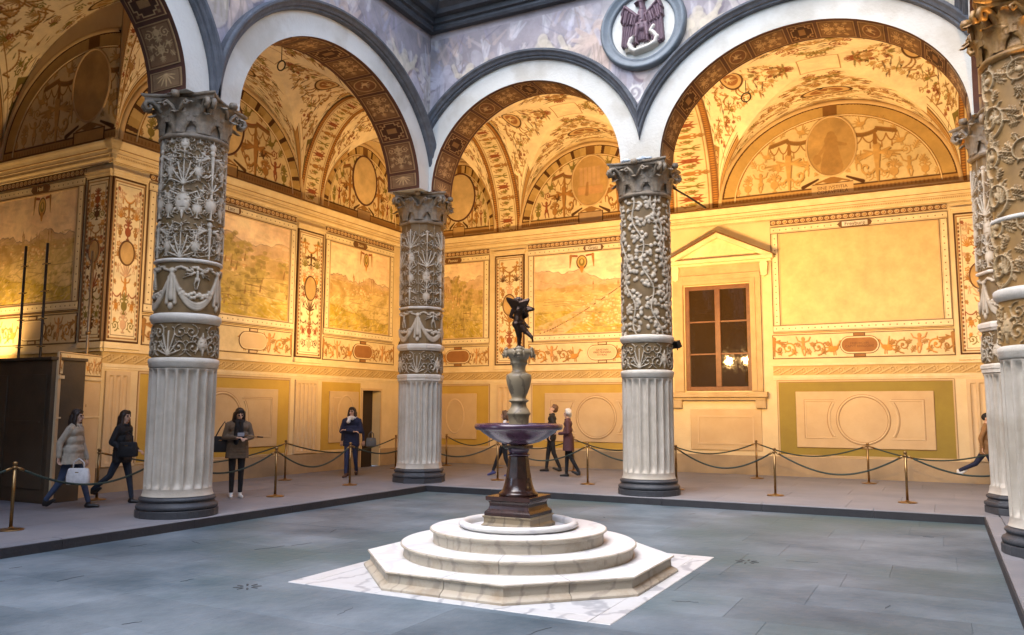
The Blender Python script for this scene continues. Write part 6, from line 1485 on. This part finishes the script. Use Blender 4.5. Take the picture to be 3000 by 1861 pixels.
    Hc = []; ad = lambda p, q, a, b: Hc.append((HD(p), HD(q), a, b, 'h'))
    if hair == 'cap': 
        ad((0, .015, 1.645), (0, .03, 1.63), .09, .088); ad((0, -.05, 1.665), (0, -.13, 1.655), .055, .03)
    else:
        ad((0, .022, 1.640), (0, .04, 1.60), .094, .082); ad((-.03, -.04, 1.70), (.03, -.04, 1.70), .024, .024)
        if hair == 'puffy': ad((-.04, .03, 1.63), (.04, .03, 1.63), .085, .085); ad((0, .05, 1.58), (0, .055, 1.55), .07, .055); ad((0, -.03, 1.69), (0, .03, 1.70), .045, .05)
        if hair in ('long', 'bob'):
            zl = 1.34 if hair == 'long' else 1.5
            for sd in (-1, 1): ad((sd*.075, .0, 1.64), (sd*.09, .0, 1.50), .034, .036); ad((sd*.09, .0, 1.50), (sd*.095, -.035 if hair == 'long' else .0, zl), .038, .03); ad((sd*.05, -.045, 1.685), (sd*.084, -.015, 1.6), .02, .02)
            ad((0, .06, 1.60), (0, .085, zl), .075, .055); ad((-.05, .06, 1.58), (-.06, .08, zl), .06, .045); ad((.05, .06, 1.58), (.06, .08, zl), .06, .045)
    caps_obj('hair' if hair != 'cap' else 'cap', Hc, .009, hm, t, 2, .002)
    if coat:
        cm, hem, fl = coat; K = []; ac = lambda p, q, a, b, f=(1, 1): K.append((L(p), L(q), a, b, 'c', f))
        ac((-.095, .01, 1.34), (.095, .01, 1.34), .108, .108); ac((-.075, 0, 1.18), (.075, 0, 1.18), .118, .118); ac((-.08, 0, 1.02), (.08, 0, 1.02), .118+.15*fl, .118+.15*fl)
        for z in np.arange(.98, hem-.06, -.055): w = .125+fl*(1.04-z); K.append((np.array([-.08, 0, z-dz]), np.array([.08, 0, z-dz]), w, w, 'c', (1, 1)))
        for (sh, el, ha) in slv: K.append((sh, el, .062, .055, 'c', (1, 1))); K.append((el, el+(ha-el)*.93, .054, .043, 'c', (1, 1)))
        for sd in (-1, 1): ac((sd*.05, -.05, 1.45), (sd*.075, .05, 1.45), .03, .03); ac((sd*.13, .01, 1.41), (sd*.05, .03, 1.45), .06, .05)
        co = caps_obj('coat', K, .012, cm, t, 3, .0022); me = co.data; hz = hem-dz
        bm_del = [p.index for p in me.polygons if p.center[2] < hz and abs(p.center[0]) < .4 and p.center[2] < .75]
        import bmesh; bm = bmesh.new(); bm.from_mesh(me); bm.faces.ensure_lookup_table(); bmesh.ops.delete(bm, geom=[bm.faces[i] for i in bm_del], context='FACES'); bm.to_mesh(me); bm.free()
    if scarf:
        S = []; n = 12
        for i in range(n): a, b = i*2*math.pi/n, (i+1)*2*math.pi/n; S.append((L((.085*math.cos(a), .01+.075*math.sin(a), 1.465+.012*math.sin(3*a))), L((.085*math.cos(b), .01+.075*math.sin(b), 1.465+.012*math.sin(3*b))), .036, .036, 's'))
        for sd, zz in ((-1, scarf[1]), (1, scarf[1]+.08)): S.append((L((sd*.04, -.085, 1.45)), L((sd*.05, -.14, zz)), .04, .048, 's'))
        caps_obj('scarf', S, .009, scarf[0], t, 2, .004)
    if glasses:
        g = MB()
        for sd in (-1, 1): g.tube([HD((sd*.034+.024*math.cos(a), -.094, 1.607+.019*math.sin(a))) for a in np.linspace(0, 2*math.pi, 13)], .0035, 6); g.tube([HD((sd*.058, -.092, 1.61)), HD((sd*.088, -.01, 1.61))], .003, 6)
        g.tube([HD((-.01, -.096, 1.61)), HD((.01, -.096, 1.61))], .003, 6); g.build('glasses', BSH, t)
    return t, H/1.70
fl = lambda v: (v[0]/np.hypot(*v), v[1]/np.hypot(*v))
VR = (.886, .464); VL = (-.886, -.464)
REST = [((-.27, .06, 1.13), (-.29, -.03, .90), (0, -.1, -1)), ((.27, .06, 1.13), (.29, -.03, .90), (0, -.1, -1))]
# 1 woman in cream coat, walking to the right, white handbag
person('woman in a cream coat walking past the dark casing', (-2.28, -7.18), fl((.86, .5)), 1.70, [(-18, 18, .0), (22, 5, 0)], [((-.25, .12, 1.14), (-.26, .1, .9), (0, 0, -1)), ((.25, -.02, 1.13), (.25, -.14, .86), (0, -.2, -1))], dict(top=CRMC, trouser=DENIM, shoe=BSH), 'long', None, (0, 0), 4, (CRMC, .80, .16))
# 2 woman in black with a dark bag
person('woman dressed in black walking right, left of the big column', (-2.16, -6.3), fl((.9, .36)), 1.65, [(-24, 28, 0), (14, 4, 0)], [((-.25, .08, 1.13), (-.2, -.12, 1.0), (0, -1, -.3)), ((.25, .04, 1.13), (.2, -.18, .98), (0, -1, -.3))], dict(top=BLK, trouser=cloth('dark_jeans', (.02, .03, .05)), shoe=BSH), 'long', None, (-8, 0), 2, (BLK, .84, .05))
# 3 woman with phone and selfie stick
person('woman in a brown coat and white sneakers looking down at her phone', (-1.12, -4.58), fl((.80, -.60)), 1.69, [(2, 4, .0), (4, 6, -.01)], [((-.25, .02, 1.14), (-.05, -.25, 1.16), (.7, -.6, .1)), ((.26, .0, 1.15), (.11, -.27, 1.14), (-.5, -.8, .1))], dict(top=BLK, trouser=BLK, shoe=WSH), 'long', None, (10, 20), 5, (BRN, .78, .06), (BLK, 1.06))
# 4 woman in navy with glasses
person('woman in a navy jacket with folded arms, white scarf and glasses', (-2.2, .22), fl((.42, -.9)), 1.72, [(14, 6, 0), (-12, 14, 0)], [((-.25, -.02, 1.12), (.1, -.2, 1.12), (1, -.1, .1)), ((.25, -.02, 1.12), (-.1, -.19, 1.16), (-1, -.1, .1))], dict(top=NAVY, trouser=cloth('navy_trousers', (.02, .03, .085)), shoe=cloth('brown_shoe', (.09, .045, .03))), 'bob', None, (-12, -6), 0, (NAVY, .86, .03), (WHT, 1.36), 1.08, True)
person('person in dark blue almost hidden behind the woman in navy', (-2.46, .60), fl((.55, -.84)), 1.62, [(10, 6, 0), (-10, 10, 0)], REST, dict(top=NAVY, trouser=cloth('dark_blue_trousers', (.016, .022, .06)), shoe=cloth('brown_shoe2', (.09, .045, .03))), 'short', HAIRD)
# 5 man looking up
person('man in a black jacket looking up at the vault, behind the fountain bowl', (1.45, 4.25), fl((-.93, -.36)), 1.82, [(11, 4, 0), (-9, 14, 0)], [((-.25, .08, 1.13), (-.2, -.02, .92), (0, -.2, -1)), ((.25, .08, 1.13), (.2, -.02, .92), (0, -.2, -1))], dict(top=BLK, trouser=BLK, shoe=BSH), 'short', HAIRB, (0, -22), -2, (BLK, .92, .02))
# 6 white haired woman
person('white haired woman in a maroon coat walking left, right of the fountain bowl', (2.53, 2.95), fl((-.95, -.3)), 1.68, [(6, 4, 0), (-10, 20, 0)], [((-.25, .02, 1.12), (-.12, -.22, 1.1), (.3, -1, .1)), ((.25, .02, 1.12), (.12, -.22, 1.1), (-.3, -1, .1))], dict(top=MAR, trouser=BLK, shoe=BSH), 'puffy', HAIRW, (0, -4), 2, (MAR, .66, .05))
# 7 walker behind the pedestal
person('walker in a white top and dark trousers, mostly hidden behind the fountain', (1.0, 2.38), fl((-.93, -.36)), 1.66, [(24, 4, 0), (-6, 14, 0)], [((-.24, .08, 1.14), (-.2, -.05, .93), (0, -.2, -1)), ((.24, .08, 1.14), (.2, -.05, .93), (0, -.2, -1))], dict(top=WHT, trouser=BLK, shoe=BLS), 'bob', HAIRB, (0, 0), 0)
# 8 walker behind the right column
person('walker in a tan coat and white shoes stepping behind the right hand columns', (11.80, 5.15), fl((.95, -.1)), 1.66, [(20, 4, 0), (-34, 30, 0)], [((-.24, .1, 1.14), (-.22, .06, .93), (0, .1, -1)), ((.24, .0, 1.14), (.22, -.16, .95), (0, -.3, -1))], dict(top=TAN, trouser=NAVY, shoe=WSH), 'cap', BLK, (0, 0), 4, (TAN, .84, .08))
# carried things
def bag(name, label, loc, rz, w, h, d, m, strap=None, cat='bag'):
    t = thing(name, label, cat, loc, rz)
    def rr(wx, dy, z): return [(wx*math.copysign(abs(math.cos(a))**.5, math.cos(a)), dy*math.copysign(abs(math.sin(a))**.5, math.sin(a)), z) for a in np.arange(20)*math.pi/10]
    MB().loft([rr(w*.46, d*.46, 0), rr(w*.5, d*.5, .02), rr(w*.5, d*.5, h*.5), rr(w*.44, d*.34, h*.92), rr(w*.40, d*.2, h)], True).build('bag_body', m, t)
    hp = strap or [(-w*.25, 0, h*.95), (-w*.22, 0, h+.1), (0, 0, h+.16), (w*.22, 0, h+.1), (w*.25, 0, h*.95)]
    MB().tube(hp, .012, 8).build('strap', m, t); MB().box(-.03, .03, -d*.42, -d*.36, h*.72, h*.78).build('clasp', M['brass'], t, .003)
    return t
bag('handbag', 'white handbag hanging from the hand of the woman in the cream coat', (-1.95, -7.28, .42), .5, .38, .27, .14, WHT)
bag('shoulder_bag', 'black bag carried at the hip of the woman dressed in black', (-1.86, -6.42, .84), .4, .34, .26, .16, BLK)
bag('shoulder_bag', 'black shoulder bag behind the elbow of the woman with the phone', (-1.36, -4.78, .86), .75, .30, .30, .14, BLK, [(-.1, 0, .28), (-.02, .02, .45), (.06, .05, .58), (.1, .0, .45), (.1, 0, .28)])
bag('shoulder_bag', 'grey bag sticking out behind the woman in navy', (-1.86, .58, .74), .6, .26, .22, .12, cloth('grey_canvas', (.12, .115, .11)))
t = thing('selfie_stick', 'thin selfie stick with a phone held by the woman in brown', 'selfie stick', (-.86, -4.72, 1.185), .75)
MB().tube([(-.02, 0, .0), (.2, .03, -.02), (.34, .05, -.035)], .007, 8).build('rod', M['brass'], t); MB().tube([(.27, .042, -.028), (.38, .056, -.04)], .013, 8).build('grip', BSH, t); MB().box(-.085, .035, -.006, .006, -.02, .05).build('phone', mat('phone_case', (.35, .36, .42), None, .3), t, .004)
# ------------------------------------------------------------------ floodlights on the columns
GL = mat_emit('lit_lamp_glass', (1.0, .72, .34), 22.0)
def floodlight(label, loc, aim, power, size=165):
    t = thing('floodlight', label, 'lamp', loc); d = Vector(aim)-Vector(loc); q = d.to_track_quat('-Z', 'Y')
    h = MB().box(-.11, .11, -.075, .075, .0, .10).build('housing', M['iron'], t, .008); h.rotation_euler = q.to_euler()
    g_ = MB().box(-.095, .095, -.06, .06, -.006, -.001).build('lamp_glass', GL, t); g_.rotation_euler = q.to_euler()
    MB().tube([(0, 0, 0), (0, 0, -.14)], .012, 6).build('bracket', M['iron'], t)
    ld = bpy.data.lights.new('floodlight_beam', 'SPOT'); ld.energy = power*LAMP_K; ld.color = LAMP_COL; ld.spot_size = R_(size); ld.spot_blend = 1.0; ld.shadow_soft_size = .09
    lo = bpy.data.objects.new('floodlight_beam', ld); COL.objects.link(lo); lo.parent = t; lo.rotation_euler = q.to_euler(); lo.location = Vector(d).normalized()*.03
    return t
floodlight('black floodlight behind the corner column, facing the wall with the doorway', (-.66, .12, 3.25), (-4, .6, 4.3), 620, 130)
floodlight('black floodlight behind the corner column, facing the back wall', (.0, .72, 3.25), (-.6, 6, 6.2), 700)
floodlight('black floodlight behind the vine column, left of the pair', (4.83, 1.2, 3.28), (2.2, 6, 6.2), 950)
floodlight('black floodlight behind the vine column, right of the pair', (5.36, 1.2, 3.28), (7.0, 6, 6.8), 600)
floodlight('small black floodlight showing at the right edge of the vine column', (6.17, .28, 3.06), (9.3, 6, 6.4), 1050)
floodlight('black floodlight behind the octagonal right column', (11.9, .72, 3.25), (10.2, 6, 6.6), 750)
floodlight('black floodlight behind the big left column', (-.62, -6.5, 3.2), (-4, -2.6, 5.6), 480)
floodlight('black floodlight low behind the dark casing, lighting the end wall', (-7.1, -6.3, 2.78), (-7.9, -5.5, 4.2), 230, 165)
floodlight('black floodlight on the nearest right column, facing its gilded side', (13.6, -5.2, 4.2), (12.3, -4.4, 5.0), 620)
t = thing('lamp_rail', 'thin dark lamp rail sloping away from the capital of the vine column', 'lamp', (6.02, .42, 6.46))
MB().tube([(0, 0, 0), (.30, .45, -.18), (.56, .84, -.36)], .022, 8).build('rail', M['iron'], t); MB().tube([(0, 0, 0), (-.12, -.1, .02)], .016, 8).build('bracket', M['iron'], t)
# rings hanging from the vaults
for lc, lb in (((-1.49, -3.4, 9.15), 'iron ring hanging in the vault behind the left arch'), ((7.17, 3.0, 9.12), 'iron ring hanging at the left in the widest vault'), ((8.62, 4.9, 9.85), 'iron ring hanging over the big lunette')):
    t = thing('iron_ring', lb, 'ring', lc, 0, 'iron rings hanging from the vaults')
    MB().tube([(.11*math.cos(a), 0, .11*math.sin(a)) for a in np.linspace(0, 2*math.pi, 25)], .016, 8, cap=False).build('ring', M['iron'], t); MB().tube([(0, 0, .11), (0, 0, .42)], .010, 6).build('hanger', M['iron'], t)
# floor drains: petal shaped slots cut in the stone
for lc, lb in (((4.46, -9.75, -.139), 'flower shaped drain slots in the floor, lower left of the fountain'), ((8.75, -5.8, -.139), 'flower shaped drain slots in the floor, right of the fountain')):
    t = thing('floor_drain', lb, 'drain', lc, 0, 'flower shaped floor drains')
    for k in range(8):
        a = k*math.pi/4; pts = [(.055+.045*(1-math.cos(b)), .013*math.sin(b)) for b in np.linspace(0, 2*math.pi, 12)[:-1]]
        MB().prism([(x*math.cos(a)-y*math.sin(a), x*math.sin(a)+y*math.cos(a)) for x, y in pts], -.001, .0028).build('slot', M['kerb'], t)
# scaffold, dark casing and leaning partition at the far left
t = thing('scaffold', 'two upright scaffold tubes with couplers rising above the dark casing', 'scaffold', (-5.35, -6.15, 0))
for x in (-.36, .36):
    MB().tube([(x, 0, 0), (x, 0, 5.02)], .026, 10).build('tube', M['iron'], t)
    for z in np.arange(2.9, 4.9, .56): MB().lathe([(.028, z), (.05, z+.005), (.05, z+.025), (.028, z+.03)], 12, (x, 0)).build('coupler', M['brass'], t); MB().tube([(x-.13, 0, z+.015), (x+.13, 0, z+.015)], .009, 6).build('pin', M['iron'], t)
t = thing('scaffold', 'single brassy scaffold tube with a crossbar in front of the corner pilaster', 'scaffold', (-3.62, -6.1, 0))
MB().tube([(0, 0, 0), (0, 0, 4.75)], .026, 10).build('tube', mat('pale_steel', (.30, .22, .12), (.2, .14, .08), .35, 12, metal=.7), t); MB().tube([(-.72, 0, 2.26), (.05, 0, 2.26)], .026, 10).build('crossbar', M['iron'], t)
for z in (1.70, 2.22, 3.1): MB().lathe([(.028, z), (.05, z+.01), (.05, z+.06), (.028, z+.07)], 12, (0, 0)).build('coupler', M['brass'], t)
t = thing('wooden_casing', 'tall dark wooden casing standing against the end wall at the far left', 'casing', (-6.2, -6.72, 0))
MB().box(-3, 3.0, -.33, .33, 0, 2.55).build('carcass', M['casing'], t, .01); MB().box(-3.02, 3.03, -.37, .35, 2.552, 2.61).build('lid', M['casing'], t, .01)
for i in range(5): 
    x = -2.9+i*1.18; MB().box(x, x+1.08, -.352, -.331, .25, 2.3).build('panel', M['casing'], t, .012)
    MB().box(x+.12, x+.96, -.366, -.353, 1.42, 1.46).build('rail', M['casing'], t, .004)
pa_ = np.array([-3.16, -6.95]); pb_ = np.array([-3.78, -5.66]); dd = pb_-pa_; Lp = np.hypot(*dd); pw = Wall((pa_[0], pa_[1], 0), (dd[0]/Lp, dd[1]/Lp, 0), (dd[1]/Lp, -dd[0]/Lp, 0), 'partition', 'slanting painted partition between the dark casing and the corner pilaster', 'partition')
pw.boxes('board', [(0, Lp, 0, 2.72, -.04, 0)], M['dado2']); pw.boxes('frieze_panel', [(.02, Lp-.02, 2.30, 2.70, 0, .012)], MI['frieze0']); pw.boxes('moulding', [(0, Lp, 2.22, 2.28, 0, .03), (0, Lp, 1.5, 1.53, 0, .02)], M['cornice'])
# crumpled netting left on the vine column's capital
mb = MB()
for i in range(9):
    x = random.uniform(-.4, .25); mb.tube([(x, -.52+random.uniform(-.05, .05), 0), (x+.07, -.5, random.uniform(.03, .07)), (x+.15, -.54, .01)], random.uniform(.012, .028), 6)
o = mb.build('crumpled_netting', mat('pale_blue_netting', (.30, .36, .42), (.5, .52, .52), .7, 30)); o.location = (5.608, 0, 6.81); tag(o, 'crumpled pale blue netting lying on top of the vine column capital', 'netting')
